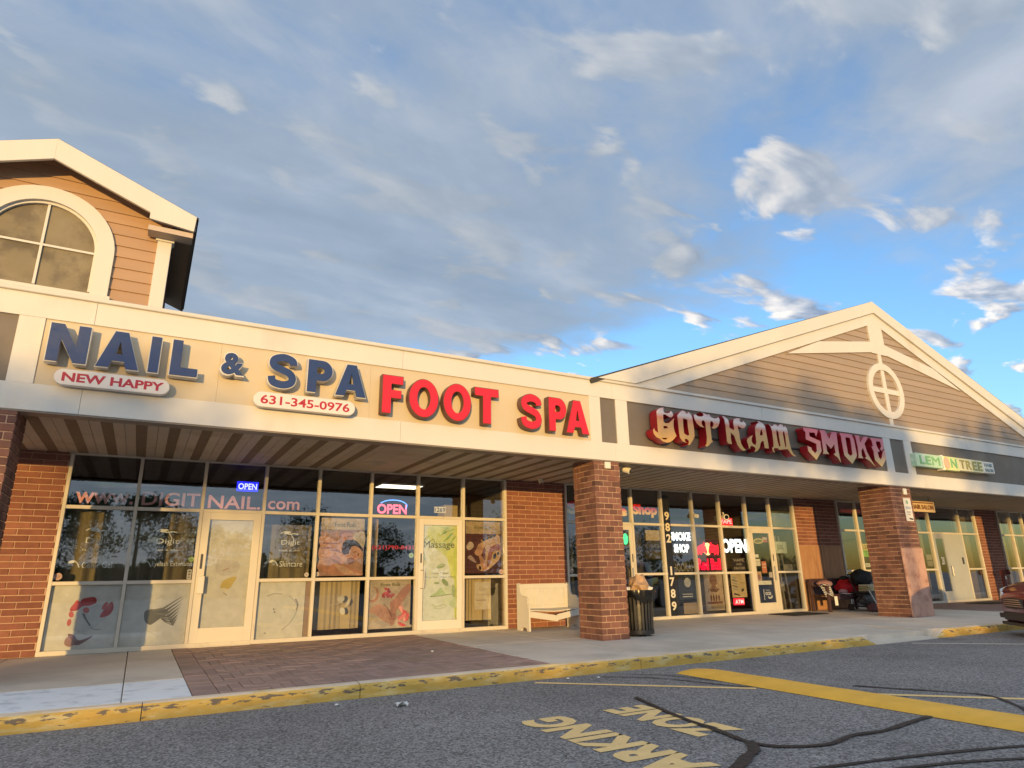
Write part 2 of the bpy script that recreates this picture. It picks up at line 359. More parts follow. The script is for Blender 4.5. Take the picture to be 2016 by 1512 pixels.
KERBT = material('kerb_top_concrete', (.7, .57, .42), .85, var=.12, vscale=5, second=(.7, .52, .24), sfac=(.52, .68), sscale=3, bump=.2, bscale=60)
KERBY = material('kerb_yellow_paint', (.6, .375, .075), .75, var=.18, vscale=3, second=(.66, .5, .2), sfac=(.48, .66), sscale=5, stretch=(.6, 1, 2.2), bump=.4, bscale=35)
def kerb_wear():                        # chipped paint along the arris, bare grey concrete below it
    t = KERBY.node_tree; b = t.nodes['Principled BSDF']; old = b.inputs['Base Color'].links[0].from_socket
    g = N(t, 'ShaderNodeNewGeometry'); s_ = N(t, 'ShaderNodeSeparateXYZ'); t.links.new(g.outputs['Position'], s_.inputs[0])
    mp = N(t, 'ShaderNodeMapping'); mp.inputs['Scale'].default_value = (.45, 1, 1.6); t.links.new(g.outputs['Position'], mp.inputs[0])
    n = N(t, 'ShaderNodeTexNoise'); n.inputs['Scale'].default_value = 13; n.inputs['Detail'].default_value = 7; n.inputs['Roughness'].default_value = .65; t.links.new(mp.outputs[0], n.inputs['Vector'])
    hz = mth(t, 'MULTIPLY', mrange(t, s_.outputs[2], .045, .1), mrange(t, s_.outputs[2], .135, .115))
    m = mrange(t, mth(t, 'ADD', n.outputs[0], mth(t, 'MULTIPLY', hz, .12)), .625, .68)
    t.links.new(mix(t, m, old, (.16, .125, .085)), b.inputs['Base Color'])
kerb_wear()
YEL = material('yellow_road_paint', (.9, .485, .06), .75, var=.1, vscale=4, third=(.42, .26, .07), tfac=(.63, .76), tscale=16, bump=.35, bscale=70)
PAINTC = material('cream_road_paint', (.88, .6, .25), .8, var=.1, vscale=6, third=(.2, .17, .13), tfac=(.62, .74), tscale=34, bump=.3, bscale=80)
PAINTW = material('white_road_paint', (.62, .58, .48), .8, var=.1, vscale=6, third=(.14, .13, .12), tfac=(.58, .72), tscale=30)
TAR = material('crack_sealant', (.012, .011, .011), .55, var=.2, vscale=8, bump=.15)
lot = setting(MB().grid(lambda u, v: (-320 + 640 * u, -320 + 640 * v, 0), 8, 8).obj('parking_lot', ASPH, fix=False))
# sidewalk body: laid as concrete pieces around the paver bed, on a sloping top
side = setting(MB().box(-60, 90, 7.62, 30, -.2, .12).obj('sidewalk', CONC))
def slab(x0, x1, y0, y1, m, name='concrete_slab', drop=(0, 0, 0, 0), bev=.006):
    j = .005; x0 += j; x1 -= j; y0 += j; y1 -= j
    mb = MB(); zs = [sz(y0) - drop[0], sz(y0) - drop[1], sz(y1) - drop[2], sz(y1) - drop[3]]
    vs = [(x0, y0, zs[0]), (x1, y0, zs[1]), (x1, y1, zs[2]), (x0, y1, zs[3])] + [(x, y, -.05) for x, y in ((x0, y0), (x1, y0), (x1, y1), (x0, y1))]
    mb.add(vs, [(0, 1, 2, 3), (7, 6, 5, 4), (0, 4, 5, 1), (1, 5, 6, 2), (2, 6, 7, 3), (3, 7, 4, 0)])
    return mb.obj(name, m, side, bevel=bev)
KB = 7.53
PX0, PX1 = .61, 4.72
xs = [-9.1, -6.1, -3.05, -1.52, .005, PX0]
for a, b in zip(xs, xs[1:]):
    slab(a, b, KB, 8.87, CONCW); slab(a, b, 8.87, YG, CONC)
xs = [PX1, 6.35, 8.15, 9.75, 11.22]
for a, b in zip(xs, xs[1:]): slab(a, b, KB, 10.0, CONC); slab(a, b, 10.0, YG, CONC)
slab(11.22, 13.06, 8.9, YG, CONC)
for a, b in zip([13.06, 15.0, 17.0, 19.4], [15.0, 17.0, 19.4, 19.41]):
    if b - a > .1: slab(a, b, KB, 10, CONC); slab(a, b, 10, YG, CONC)
PAVE2 = material('far_paver_band', (.28, .185, .15), .85, var=.15, vscale=3, bump=.3, bscale=25)
for k in range(12):
    a = 19.4 + k * .6; slab(a, a + .6, 9.3, YG, PAVE2, 'paver_panel')
    if k % 4 == 0: slab(a, a + 2.4, KB, 9.3, CONC)
for a in range(27, 60, 3): slab(a - .4, a + 2.6, KB, YG, CONC)
# the kerb ramp: a slab that dips to the road between the two kerbs
rb = MB(); x0, x1 = 11.22, 13.06; ya, yb = 7.36, 8.9
rb.add([(x0 + .005, ya, .012), (x1 - .005, ya, .012), (x1 - .005, yb - .005, sz(yb)), (x0 + .005, yb - .005, sz(yb)), (x0 + .005, ya, -.05), (x1 - .005, ya, -.05), (x1 - .005, yb - .005, -.05), (x0 + .005, yb - .005, -.05)],
       [(0, 1, 2, 3), (7, 6, 5, 4), (0, 4, 5, 1), (1, 5, 6, 2), (2, 6, 7, 3), (3, 7, 4, 0)])
rb.obj('kerb_ramp', CONC, side)
# pavers: herringbone bed with a border course
bed = MB().add([(PX0, KB, sz(KB) - .02), (PX1, KB, sz(KB) - .02), (PX1, YG, sz(YG) - .02), (PX0, YG, sz(YG) - .02)], [(0, 1, 2, 3)]).obj('paver_bed', PAVEBED, side, fix=False)
pm = {}
def paver_mesh(l, w):
    k = (round(l, 3), round(w, 3))
    if k not in pm: pm[k] = MB().box(-l / 2, l / 2, -w / 2, w / 2, -.03, 0).mesh('paver', PAVER, bevel=.004)
    return pm[k]
cand = []
wd, ln, g = .125, .375, .006
bx0 = PX0 + .245
y = KB
while y < YG - .01:
    l = min(.3, YG - y); cand.append((PX0 + .1225, y + l / 2, .245 - g, l - g)); y += .3
for i in range(-60, 60):
    for j in range(-60, 60):
        # herringbone lattice of 1 x 3 pieces: horizontal piece then vertical piece
        ax = bx0 + i * wd + j * 3 * wd; ay = KB + i * wd - j * 3 * wd
        for (u0, v0, du, dv) in ((ax, ay, ln, wd), (ax + ln, ay - 2 * wd, wd, ln)):
            u1, v1 = u0 + du, v0 + dv
            u0c, u1c, v0c, v1c = max(u0, bx0), min(u1, PX1), max(v0, KB), min(v1, YG - .02)
            if u1c - u0c > .03 and v1c - v0c > .03: cand.append(((u0c + u1c) / 2, (v0c + v1c) / 2, u1c - u0c - g, v1c - v0c - g))
seen = set(); uniq = []
for c in cand:
    k = (round(c[0], 2), round(c[1], 2))
    if k not in seen: seen.add(k); uniq.append(c)
uniq.sort(key=lambda c: c[0] * .25 + c[1])
rest = MB()
slope = math.atan(.03 / 4.9)
for n_, (cx, cy, l, w) in enumerate(uniq):
    dz = random.uniform(-.002, .002)
    if n_ < 295:
        o = link('paver', paver_mesh(l, w), bed, (cx, cy, sz(cy) + dz)); o.rotation_euler = (slope + random.uniform(-.004, .004), random.uniform(-.006, .006), 0)
    else: rest.box(cx - l / 2, cx + l / 2, cy - w / 2, cy + w / 2, sz(cy) - .03, sz(cy) + dz)
if rest.v: stuff(rest.obj('paver_field', PAVER, bed))
# kerb stones, worn and rounded on the top arris
kerb = setting(MB().box(-60, 90, 7.43, 7.52, -.3, -.02).obj('kerb', CONC))
def kerb_stone(x0, x1, e0=False, e1=False, flip=False):
    prof = [(0, -.05), (.0, .085), (.012, .118), (.035, .137), (.07, .146), (.15, .15), (.15, -.05)]
    n = max(2, int((x1 - x0) / .11)); mb = MB(); m = len(prof)
    for i in range(n + 1):
        x = x0 + .004 + (x1 - x0 - .008) * i / n
        k = 1.
        if e1: k = min(k, max(.06, (x1 - x) / .32))
        if e0: k = min(k, max(.06, (x - x0) / .32))
        for q, (dy, dz) in enumerate(prof):
            w = mnoise.noise(Vector((x * 3.1, q * 2.3, 1))) * .010 + mnoise.noise(Vector((x * 11, q * 5.3, 4))) * .006
            mb.v.append((x, YK + dy - (w if 0 < q < 4 else 0), dz * k + (w * .6 if 0 < q < 5 else 0)))
    for i in range(n):
        for q in range(m - 1):
            mb.f.append((i * m + q, (i + 1) * m + q, (i + 1) * m + q + 1, i * m + q + 1)); mb.m.append(0 if q < 3 else 1)
    for i in (0, n): mb.f.append(tuple(i * m + q for q in range(m))); mb.m.append(0)
    return mb.obj('kerb_stone', [KERBY, KERBT], kerb)
kj = [-9.2, -6.2, -3.2, .18, 2.22, 6.05, 8.8, 11.22]
for a, b in zip(kj, kj[1:]): kerb_stone(a, b, e1=(b == 11.22))
kj = [13.06, 15.6, 18.6, 21.6, 24.6, 27.6, 30.6, 33.6]
for a, b in zip(kj, kj[1:]): kerb_stone(a, b, e0=(a == 13.06))
# low yellow hump that divides the stalls
def hump():
    xs_ = [0, .03, .09, .2, .3, .41, .47, .5]; hz = [0, .028, .048, .056, .056, .048, .028, 0]
    ys = [6.80, 6.77, 6.70, 6.55] + [6.3 - .35 * k for k in range(44)]
    mb = MB()
    for i, yy in enumerate(ys):
        k = [.0, .45, .8, 1.][i] if i < 4 else 1.
        for q, (dx, dz) in enumerate(zip(xs_, hz)):
            ex = .14 * (1 - k) * (1 - abs(dx - .25) / .25)
            mb.v.append((6.13 + dx * 1.0 + mnoise.noise(Vector((yy * 2, q * 3, 0))) * .008, yy + (.05 * (1 - (dx / .25 - 1) ** 2) if i < 4 else 0) - (.12 * dx if i < 4 else 0), .004 + dz * k + mnoise.noise(Vector((yy * 4, q, 2))) * .004 * (0 < q < 7)))
    m = len(xs_)
    for i in range(len(ys) - 1):
        for q in range(m - 1): mb.f.append((i * m + q, i * m + q + 1, (i + 1) * m + q + 1, (i + 1) * m + q)); mb.m.append(0)
    o = mb.obj('yellow_speed_hump', YEL, smooth=True)
    return setting(o)
hump()
def ground_strip(name, pts, w, m, z, n=6, jit=.0):
    pp = catmull(pts, n) if len(pts) > 2 else [tuple(pts[0]), tuple(pts[1])]
    ww = [w * (1 + jit * mnoise.noise(Vector((p[0] * 5, p[1] * 5, 3)))) for p in pp]
    lp = strip_loop(pp, ww); h = len(pp); mb = MB()
    mb.add([(x, y, z) for x, y in lp], [(i, i + 1, 2 * h - 2 - i, 2 * h - 1 - i) for i in range(h - 1)])
    return setting(mb.obj(name, m, fix=False))
ground_strip('parking_line', [(4.28, 7.2), (6.06, 5.47)], .095, PAINTC, .004)
ground_strip('parking_line', [(6.72, 4.60), (9.6, 1.6)], .10, PAINTC, .004)
ground_strip('parking_line', [(11.86, 7.16), (16.6, 2.55)], .10, PAINTW, .004)
ground_strip('parking_line', [(20.0, 7.2), (24.0, 3.2)], .10, PAINTW, .004)
ground_strip('crack_sealant', [(4.62, 5.76), (4.35, 4.88), (4.225, 4.26), (4.14, 3.86), (4.236, 3.643), (4.557, 3.505), (4.96, 3.577), (5.29, 3.542), (5.73, 3.60), (6.12, 3.65)], .055, TAR, .012, jit=.5)
ground_strip('crack_sealant', [(4.16, 3.88), (3.99, 3.68), (3.80, 3.58), (3.60, 3.46), (3.2, 3.3)], .085, TAR, .0125, jit=.4)
ground_strip('crack_sealant', [(5.2, 7.1), (5.63, 6.7), (5.8, 6.35), (5.95, 5.82), (6.1, 5.5)], .03, TAR, .008, jit=.5)
ground_strip('crack_sealant', [(5.6, 7.05), (5.95, 6.7), (6.1, 6.0)], .025, TAR, .0085, jit=.5)
ground_strip('crack_sealant', [(7.05, 5.0), (7.244, 4.614), (7.456, 4.263), (7.576, 3.893), (7.2, 3.45), (6.9, 3.2)], .045, TAR, .008, jit=.6)
ground_strip('crack_sealant', [(3.7, 3.2), (4.057, 3.145), (4.6, 3.038), (5.19, 2.894), (5.675, 2.748), (6.1, 2.6)], .045, TAR, .008, jit=.5)
ground_strip('crack_sealant', [(4.3, 2.9), (4.9, 2.75), (5.5, 2.5)], .04, TAR, .008, jit=.5)
def road_text(s, y0, y1, x0, x1, bold):            # reads along +y, tops towards -x
    me = text_mesh(s, 0, bold, (y0, y1, 0, 1)); 
    for v in me.vertices: u, w = v.co.x, v.co.z; v.co = Vector((x1 - (x1 - x0) * w, u, .0045))
    me.materials.clear(); me.materials.append(PAINTC)
    return setting(link('painted_lettering', me))
road_text('ZONE', 4.16, 5.44, 3.95, 4.44, .05)
road_text('PARKING', 3.32, 5.44, 3.04, 3.52, .05)
# ------------------------------------------------------------------ the building
B = thing('strip_mall_building', 'single-storey brick and white-trimmed strip mall with deep canopy, gable and tower', 'building', (7, 14, 0))
def part(o): return keep(o, B)
JT = .0145
# ---- bricks
bm_cache = {}
def brick_mesh(l, d, h, m):
    k = (round(l, 3), round(d, 3), m.name)
    if k not in bm_cache: bm_cache[k] = MB().box(-l / 2, l / 2, -d / 2, d / 2, -h / 2, h / 2).mesh('brick', m, bevel=.004)
    return bm_cache[k]
def brick_wall(x0, x1, z0, z1, y, name='brick_wall', L=.325, Hc=.0985):
    w = part(MB().box(x0, x1, y + .012, y + .25, z0, z1).obj(name, MORTAR))
    n = int(round((z1 - z0) / Hc)); hc = (z1 - z0) / n
    for r in range(n):
        x = x0 - (L / 2 if r % 2 else 0) + .002
        while x < x1 - .01:
            a, b = max(x, x0 + .002), min(x + L - JT, x1 - .002)
            if b - a > .03: link('brick', brick_mesh(b - a, .06, hc - JT, BRICK), w, ((a + b) / 2, y + .03 + random.uniform(-.0015, .0015), z0 + (r + .5) * hc))
            x += L
    return w
def pillar(x0, x1, y0, y1, faces, L=.2, Hc=.0985, z1=3.24):
    z0 = sz(y0) - .01
    p = part(MB().box(x0 + .012, x1 - .012, y0 + .012, y1 - .012, z0, z1).obj('brick_pillar', MORTARP))
    n = int(round((z1 - z0) / Hc)); hc = (z1 - z0) / n; t = .09; hidden = MB()
    for r in range(n):
        zc_ = z0 + (r + .5) * hc; e = r % 2
        for fc in 'flrb':
            if fc in 'fb':
                a0, a1 = (x0, x1) if not e else (x0 + t + JT, x1 - t - JT)
            else: a0, a1 = (y0, y1) if e else (y0 + t + JT, y1 - t - JT)
            nb = max(1, int(round((a1 - a0 + JT) / L))); bl = (a1 - a0 + JT) / nb
            for k in range(nb):
                a, b = a0 + k * bl, a0 + (k + 1) * bl - JT; c = (a + b) / 2; l = b - a
                jx = random.uniform(-.002, .002)
                if fc == 'f': loc, rz = (c, y0 + t / 2 + jx, zc_), 0
                elif fc == 'b': loc, rz = (c, y1 - t / 2, zc_), 0
                elif fc == 'l': loc, rz = (x0 + t / 2 + jx, c, zc_), math.pi / 2
                else: loc, rz = (x1 - t / 2 + jx, c, zc_), math.pi / 2
                if fc in faces: link('brick', brick_mesh(l, t, hc - JT, BRICKP), p, loc, rz)
                elif rz: hidden.box(loc[0] - t / 2, loc[0] + t / 2, loc[1] - l / 2, loc[1] + l / 2, zc_ - hc / 2 + JT / 2, zc_ + hc / 2 - JT / 2)
                else: hidden.box(loc[0] - l / 2, loc[0] + l / 2, loc[1] - t / 2, loc[1] + t / 2, zc_ - hc / 2 + JT / 2, zc_ + hc / 2 - JT / 2)
    if hidden.v: stuff(hidden.obj('brick_facing', BRICKP, p))
    return p
ZS, ZT = sz(YG), 3.30
YB = YG + .06
brick_wall(-3.0, -1.20, ZS, ZT, YB - .03)
brick_wall(6.79, 8.31, ZS, ZT, YB - .03)
brick_wall(16.14, 18.04, ZS, ZT, YB)
brick_wall(25.73, 27.24, ZS, ZT, YB)
pillar(-2.12, -1.50, YF + .02, 10.06, 'fr')
pillar(6.91, 7.48, YF + .02, 10.04, 'fl')
pillar(15.76, 16.60, YF + .02, 10.2, 'fl')
pillar(25.0, 25.8, YF + .02, 10.2, 'f')
# the wall over the storefronts and the rest of the shell
part(MB().box(-9, 40, YB + .02, YB + .2, ZT, 4.6).obj('upper_wall', MORTAR))
part(MB().box(-9, 40, YF + .25, 30, 4.55, 4.66).obj('flat_roof', ROOFM))
for x in (-9.0, 39.8): part(MB().box(x, x + .2, YG + .3, 30, 0, 4.6).obj('end_wall', MORTAR))
part(MB().box(-9, 40, 29.8, 30, 0, 4.6).obj('rear_wall', MORTAR))
# ---- storefronts
def storefront(xs, doors=(), rails=(1.218, 2.385), skip=(), glass=GLASS, lowpanel=None, name='storefront', w=.052, mids=None):
    st = part(MB().box(xs[0] - w / 2, xs[-1] + w / 2, YG + .02, YG + .14, ZT - .075, ZT).obj(name, FRAME, bevel=.004))
    MB().box(xs[0] - w / 2, xs[-1] + w / 2, YG, YG + .13, ZS, ZS + .07).obj('sill', FRAME, st, bevel=.004)
    for x in xs: MB().box(x - w / 2, x + w / 2, YG + .004, YG + .125, ZS + .07, ZT - .075).obj('mullion', FRAME, st, bevel=.004)
    for i, (a, b) in enumerate(zip(xs, xs[1:])):
        zz_ = [ZS + .07] + list(rails) + [ZT - .075]
        if i in doors: zz_ = [ZS + .07, rails[1], ZT - .075]
        if i in skip: continue
        for z in zz_[1:-1]: MB().box(a + w / 2, b - w / 2, YG + .008, YG + .12, z - .028, z + .028).obj('rail', FRAME, st, bevel=.004)
        for j, (z0, z1) in enumerate(zip(zz_, zz_[1:])):
            if i in doors and j == 0: continue
            MB().box(a + w / 2 - .005, b - w / 2 + .005, YG + .055, YG + .061, z0 + (.02 if j else -.01), z1 - (.02 if j < len(zz_) - 2 else -.01)).obj('pane', glass, st)
    return st
X1 = [-1.168, -.177, .814, 1.826, 2.788, 3.797, 4.768, 5.772, 6.765]
X2 = [8.34, 9.30, 10.244, 11.19, 12.222, 13.188, 14.169, 15.116, 16.10]
X3 = [18.074, 18.96, 19.9, 20.85, 21.79, 22.823, 24.652, 25.70]
X4 = [27.27, 28.15, 29.05, 30.0, 31, 32, 33]
storefront(X1, doors=(2, 6)); storefront(X2, doors=(1, 6)); storefront(X3, doors=(5,)); storefront(X4)
storefront([-8.0, -7.0, -6.0, -5.0, -4.0, -3.03])
def door(a, b, m, hinge, stile=.085, bottom=.22, glass=GLASS, handle='pull', z1=2.357):
    z0 = ZS + .015; x0, x1 = a + .03, b - .03; y0, y1 = YG + .012, YG + .06
    d = MB(); d.box(x0, x0 + stile, y0, y1, z0, z1); d.box(x1 - stile, x1, y0, y1, z0, z1); d.box(x0 + stile, x1 - stile, y0 + .001, y1 - .001, z0, z0 + bottom); d.box(x0 + stile, x1 - stile, y0 + .001, y1 - .001, z1 - .12, z1)
    o = part(d.obj('door', m, bevel=.003))
    MB().box(x0 + stile - .004, x1 - stile + .004, y0 + .02, y0 + .026, z0 + bottom - .004, z1 - .116).obj('pane', glass, o)
    MB().box(x0, x1, y0 - .05, y1, ZS - .01, ZS + .014).obj('threshold', FRAME, o)
    hx = x0 + stile * .5 if hinge == 'r' else x1 - stile * .5
    hm = material('handle_metal', (.55, .52, .47), .35, metal=.8) if handle != 'white' else WHITE
    if handle == 'white':
        MB().box(hx - .03, hx + .075, y0 - .055, y0 - .02, 1.02, 1.3).box(hx - .03, hx + .0, y0 - .02, y0 + .005, 1.06, 1.12).box(hx - .03, hx, y0 - .02, y0 + .005, 1.2, 1.26).obj('handle', hm, o, bevel=.006)
        MB().box(hx - .022, hx + .012, y0 - .012, y0, 1.42, 1.66).obj('lock_plate', material('dark_metal', (.09, .085, .08), .4, metal=.6), o, bevel=.003)
    elif handle == 'pull':
        s = 1 if hinge == 'r' else -1
        MB().tube([(hx, y0, 1.02), (hx + s * .05, y0 - .055, 1.02), (hx + s * .05, y0 - .055, 1.36), (hx, y0, 1.36)], .012).obj('handle', hm, o, smooth=True)
        MB().box(hx - .014, hx + .014, y0 - .006, y0, 1.5, 1.68).obj('lock_plate', material('dark_metal', (.09, .085, .08), .4, metal=.6), o)
    return o
WDOOR = material('white_door_paint', (.6, .555, .47), .45, var=.04, vscale=3, bump=.03)
door(X1[2], X1[3], WDOOR, 'r', handle='white', stile=.12, bottom=.28)
door(X1[6], X1[7], material('white_aluminium', (.64, .615, .56), .35, var=.03), 'r', stile=.1, bottom=.22)
door(X2[1], X2[2], FRAME, 'l'); door(X2[6], X2[7], FRAME, 'l', stile=.12, bottom=.25)
# grey steel door with a narrow light and a wide blank leaf
GREYD = material('grey_steel_door', (.4, .42, .42), .45, var=.05, vscale=2)
xa, xb = X3[5] + .03, X3[6] - .03
gd = MB(); y0, y1 = YG + .012, YG + .06
gd.box(xa, xa + .13, y0, y1, ZS + .015, 2.36).box(xa + .6, xb, y0, y1, ZS + .015, 2.36).box(xa + .13, xa + .6, y0 + .001, y1 - .001, ZS + .015, ZS + .35).box(xa + .13, xa + .6, y0 + .001, y1 - .001, 2.2, 2.36)
gdo = part(gd.obj('door', GREYD, bevel=.003))
MB().box(xa + .126, xa + .604, y0 + .02, y0 + .026, ZS + .346, 2.204).obj('pane', GLASS, gdo)
MB().tube([(xa + .72, y0, 1.0), (xa + .72, y0 - .05, 1.02), (xa + .72, y0 - .05, 1.3), (xa + .72, y0, 1.32)], .014).obj('handle', MATS['handle_metal'], gdo, smooth=True)
MB().box(xa + 1.5, xa + 1.58, y0 - .02, y0, 1.38, 1.6).obj('lock_plate', MATS['dark_metal'], gdo)
# plywood sheets on the brick beside the smoke shop
for a, b in ((16.16, 17.08), (17.10, 18.02)): part(MB().box(a, b, YB - .03, YB - .012, ZS + .02, 1.93).obj('plywood_sheet', PLY, bevel=.002))
part(MB().box(17.085, 17.095, YB - .012, YB - .004, 1.93, ZT).obj('control_joint', RIB))
# ---- interior rooms
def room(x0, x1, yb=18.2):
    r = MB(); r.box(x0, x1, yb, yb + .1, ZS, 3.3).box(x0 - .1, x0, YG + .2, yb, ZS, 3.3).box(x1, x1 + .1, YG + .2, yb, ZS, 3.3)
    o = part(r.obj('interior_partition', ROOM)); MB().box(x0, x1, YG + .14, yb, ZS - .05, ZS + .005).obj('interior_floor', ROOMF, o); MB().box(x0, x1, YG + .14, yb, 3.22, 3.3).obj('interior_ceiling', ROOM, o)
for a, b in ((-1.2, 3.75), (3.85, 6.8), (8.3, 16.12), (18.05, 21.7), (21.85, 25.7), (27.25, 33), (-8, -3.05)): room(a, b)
# ---- soffit
def soffit():
    zs_ = 3.245; frame = part(MB().box(-9, 40, YF + .2, YF + .26, zs_ - .0, zs_ + .3).obj('soffit', SOFFIT))
    MB().box(-9, 40, YF + .2, YG + .03, zs_ + .03, zs_ + .04).obj('soffit_backing', RIB, frame)
    x = -8.94; W1 = .406
    mesh_a = MB().box(0, W1 - .006, YF + .262, YG + .02, zs_, zs_ + .012).mesh('soffit_panel', SOFFIT); vent = MB().box(.13, .27, YF + .262, YG + .0, zs_ - .0025, zs_ + .001).mesh('vent_strip', VENT)
    n = 0
    while x < 8.1:
        p_ = link('soffit_panel', mesh_a, frame, (x, 0, 0))
        if not (3.05 < x < 3.9): link('vent_strip', vent, p_)
        x += W1
    W2 = .305
    mesh_b = MB().box(0, W2 - .012, YF + .262, YG + .02, zs_, zs_ + .012).mesh('soffit_panel', SOFFIT); vent2 = MB().box(.235, .292, YF + .262, YG + .0, zs_ - .0025, zs_ + .001).mesh('vent_strip', VENT)
    while x < 39.6:
        p_ = link('soffit_panel', mesh_b, frame, (x, 0, 0)); link('vent_strip', vent2, p_); x += W2
soffit()
# ---- fascia
def fascia():
    zb, z1, z2, zt = 3.215, 3.545, 4.395, 4.70
    core = part(MB().box(-9, 40, YF + .06, YF + .2, zb + .01, zt - .01).obj('fascia', TAUPE))
    for lo, hi, nm in ((zb, z1, 'lower_fascia_board'), (z2, zt, 'upper_fascia_board')):
        x = -8.9; xs_ = [-8.9, -5.0, -.9, 3.255, 7.4, 11.5, 15.6, 19.7, 23.8, 27.9, 32.0, 36.1, 40]
        for a, b in zip(xs_, xs_[1:]): MB().box(a + .0015, b - .0015, YF, YF + .1, lo, hi).obj(nm, WHITE, core, bevel=.003)
    MB().box(-9, 40, YF - .035, YF + .3, zt, zt + .06).obj('cap_flashing', FLASH, core, bevel=.01)
    MB().box(-9, 40, YF + .012, YF + .25, zb - .02, zb + .0).obj('drip_edge', material('drip_edge_metal', (.2, .17, .14), .5), core)
    for a, b in ((-1.68, -1.41), (6.857, 7.11), (7.47, 7.745), (15.81, 16.10), (16.68, 17.0), (-5.2, -4.95), (25.0, 25.25), (25.8, 26.05)): MB().box(a, b, YF + .004, YF + .08, z1, z2).obj('fascia_batten', WHITE, core, bevel=.003)
    bgs = [(-1.41, .62), (.62, 2.75), (2.75, 4.8), (4.8, 6.857)]
    for a, b in bgs: MB().box(a + .001, b - .001, YF + .022, YF + .07, z1, z2).obj('sign_backing_panel', CREAMBG, core)
    for a, b in ((-4.95, -3.3), (-3.3, -1.68), (7.11, 7.47), (7.745, 9.8), (9.8, 11.9), (11.9, 13.9), (13.9, 15.81), (16.10, 16.68), (17.0, 18.6), (18.6, 20.75), (20.75, 22.9), (22.9, 25.0)): MB().box(a + .002, b - .002, YF + .03, YF + .07, z1, z2).obj('taupe_backing_panel', TAUPE, core)
fascia()
# ---- gable over the smoke shop
def gable():
    ax, sl = 16.345, .3665; outer, mid, inner, base = 8.16, 7.835, 7.545, 4.70
    def hw(z, top): return (top - z) / sl
    gb = part(MB().prism([(ax - hw(base, inner) - .6, base), (ax + hw(base, inner) + .6, base), (ax, inner + .22)], YF + .09, YF + .2).obj('gable', TAUPE))
    z = base + .06; e = .176
    while z < inner - .05:
        za, zb_ = z, min(z + e, inner - .02); wa, wb = hw(za, inner) + .15, max(.01, hw(zb_, inner) + .15)
        y0 = YF + .028; mb = MB()
        mb.add([(ax - wa, y0, za), (ax + wa, y0, za), (ax + wb, y0 + .02, zb_ + .012), (ax - wb, y0 + .02, zb_ + .012), (ax - wa, y0 + .05, za), (ax + wa, y0 + .05, za), (ax + wb, y0 + .055, zb_ + .012), (ax - wb, y0 + .055, zb_ + .012)],
               [(0, 1, 2, 3), (5, 4, 7, 6), (4, 5, 1, 0), (3, 2, 6, 7), (4, 0, 3, 7), (1, 5, 6, 2)])
        mb.obj('clapboard', SIDING, gb); z += e
    def rake(t0, t1, y0, y1, s, zlow, nm):
        xo, xi = hw(zlow, t0), hw(zlow, t1)
        MB().prism([(ax, t0), (ax, t1), (ax + s * xi, zlow), (ax + s * xo, zlow)] if s < 0 else [(ax, t1), (ax, t0), (ax + xo, zlow), (ax + xi, zlow)], y0, y1).obj(nm, WHITE, gb, bevel=.003)
    for s in (-1, 1):
        rake(outer, mid, YF - .06, YF + .22, s, 4.755, 'rake_board'); rake(mid + .002, inner, YF - .004, YF + .2, s, 4.757, 'rake_trim')
        # collar arms
        f = lambda x, z0: z0 - .167 * x
        pts = [(ax + s * .29, 6.985), (ax + s * .29, 6.69), (ax + s * 3.72, 6.118), (ax + s * 2.45, 6.635)]
        MB().prism(pts if s > 0 else pts[::-1], YF + .0, YF + .08).obj('collar_arm', WHITE, gb, bevel=.003)
        # roof slab behind the rake
        MB().prism([(ax, outer + .004), (ax, outer - .1), (ax + s * (hw(4.72, outer) + .05), 4.64), (ax + s * (hw(4.72, outer) + .08), 4.724)], YF - .05, 20).obj('roof_slope', ROOFM, gb)
    MB().box(ax - .3, ax + .3, YF - .002, YF + .09, 6.67, inner + .05).obj('king_post', WHITE, gb, bevel=.003)
    cy, R, r = 5.67, .745, .565
    me = curve_mesh([ell(ax, cy, R, R, n=48), ell(ax, cy, r, r, n=48)[::-1]], .07); me.materials.append(WHITE)
    link('gable_ring', me, gb, (0, YF + .02, 0))
    MB().box(ax - .07, ax + .07, YF + .004, YF + .075, 4.70, 6.68).obj('ring_bar', WHITE, gb, bevel=.003)
    MB().box(ax - R + .08, ax + R - .08, YF + .007, YF + .075, cy - .07, cy + .07).obj('ring_bar', WHITE, gb, bevel=.003)
gable()
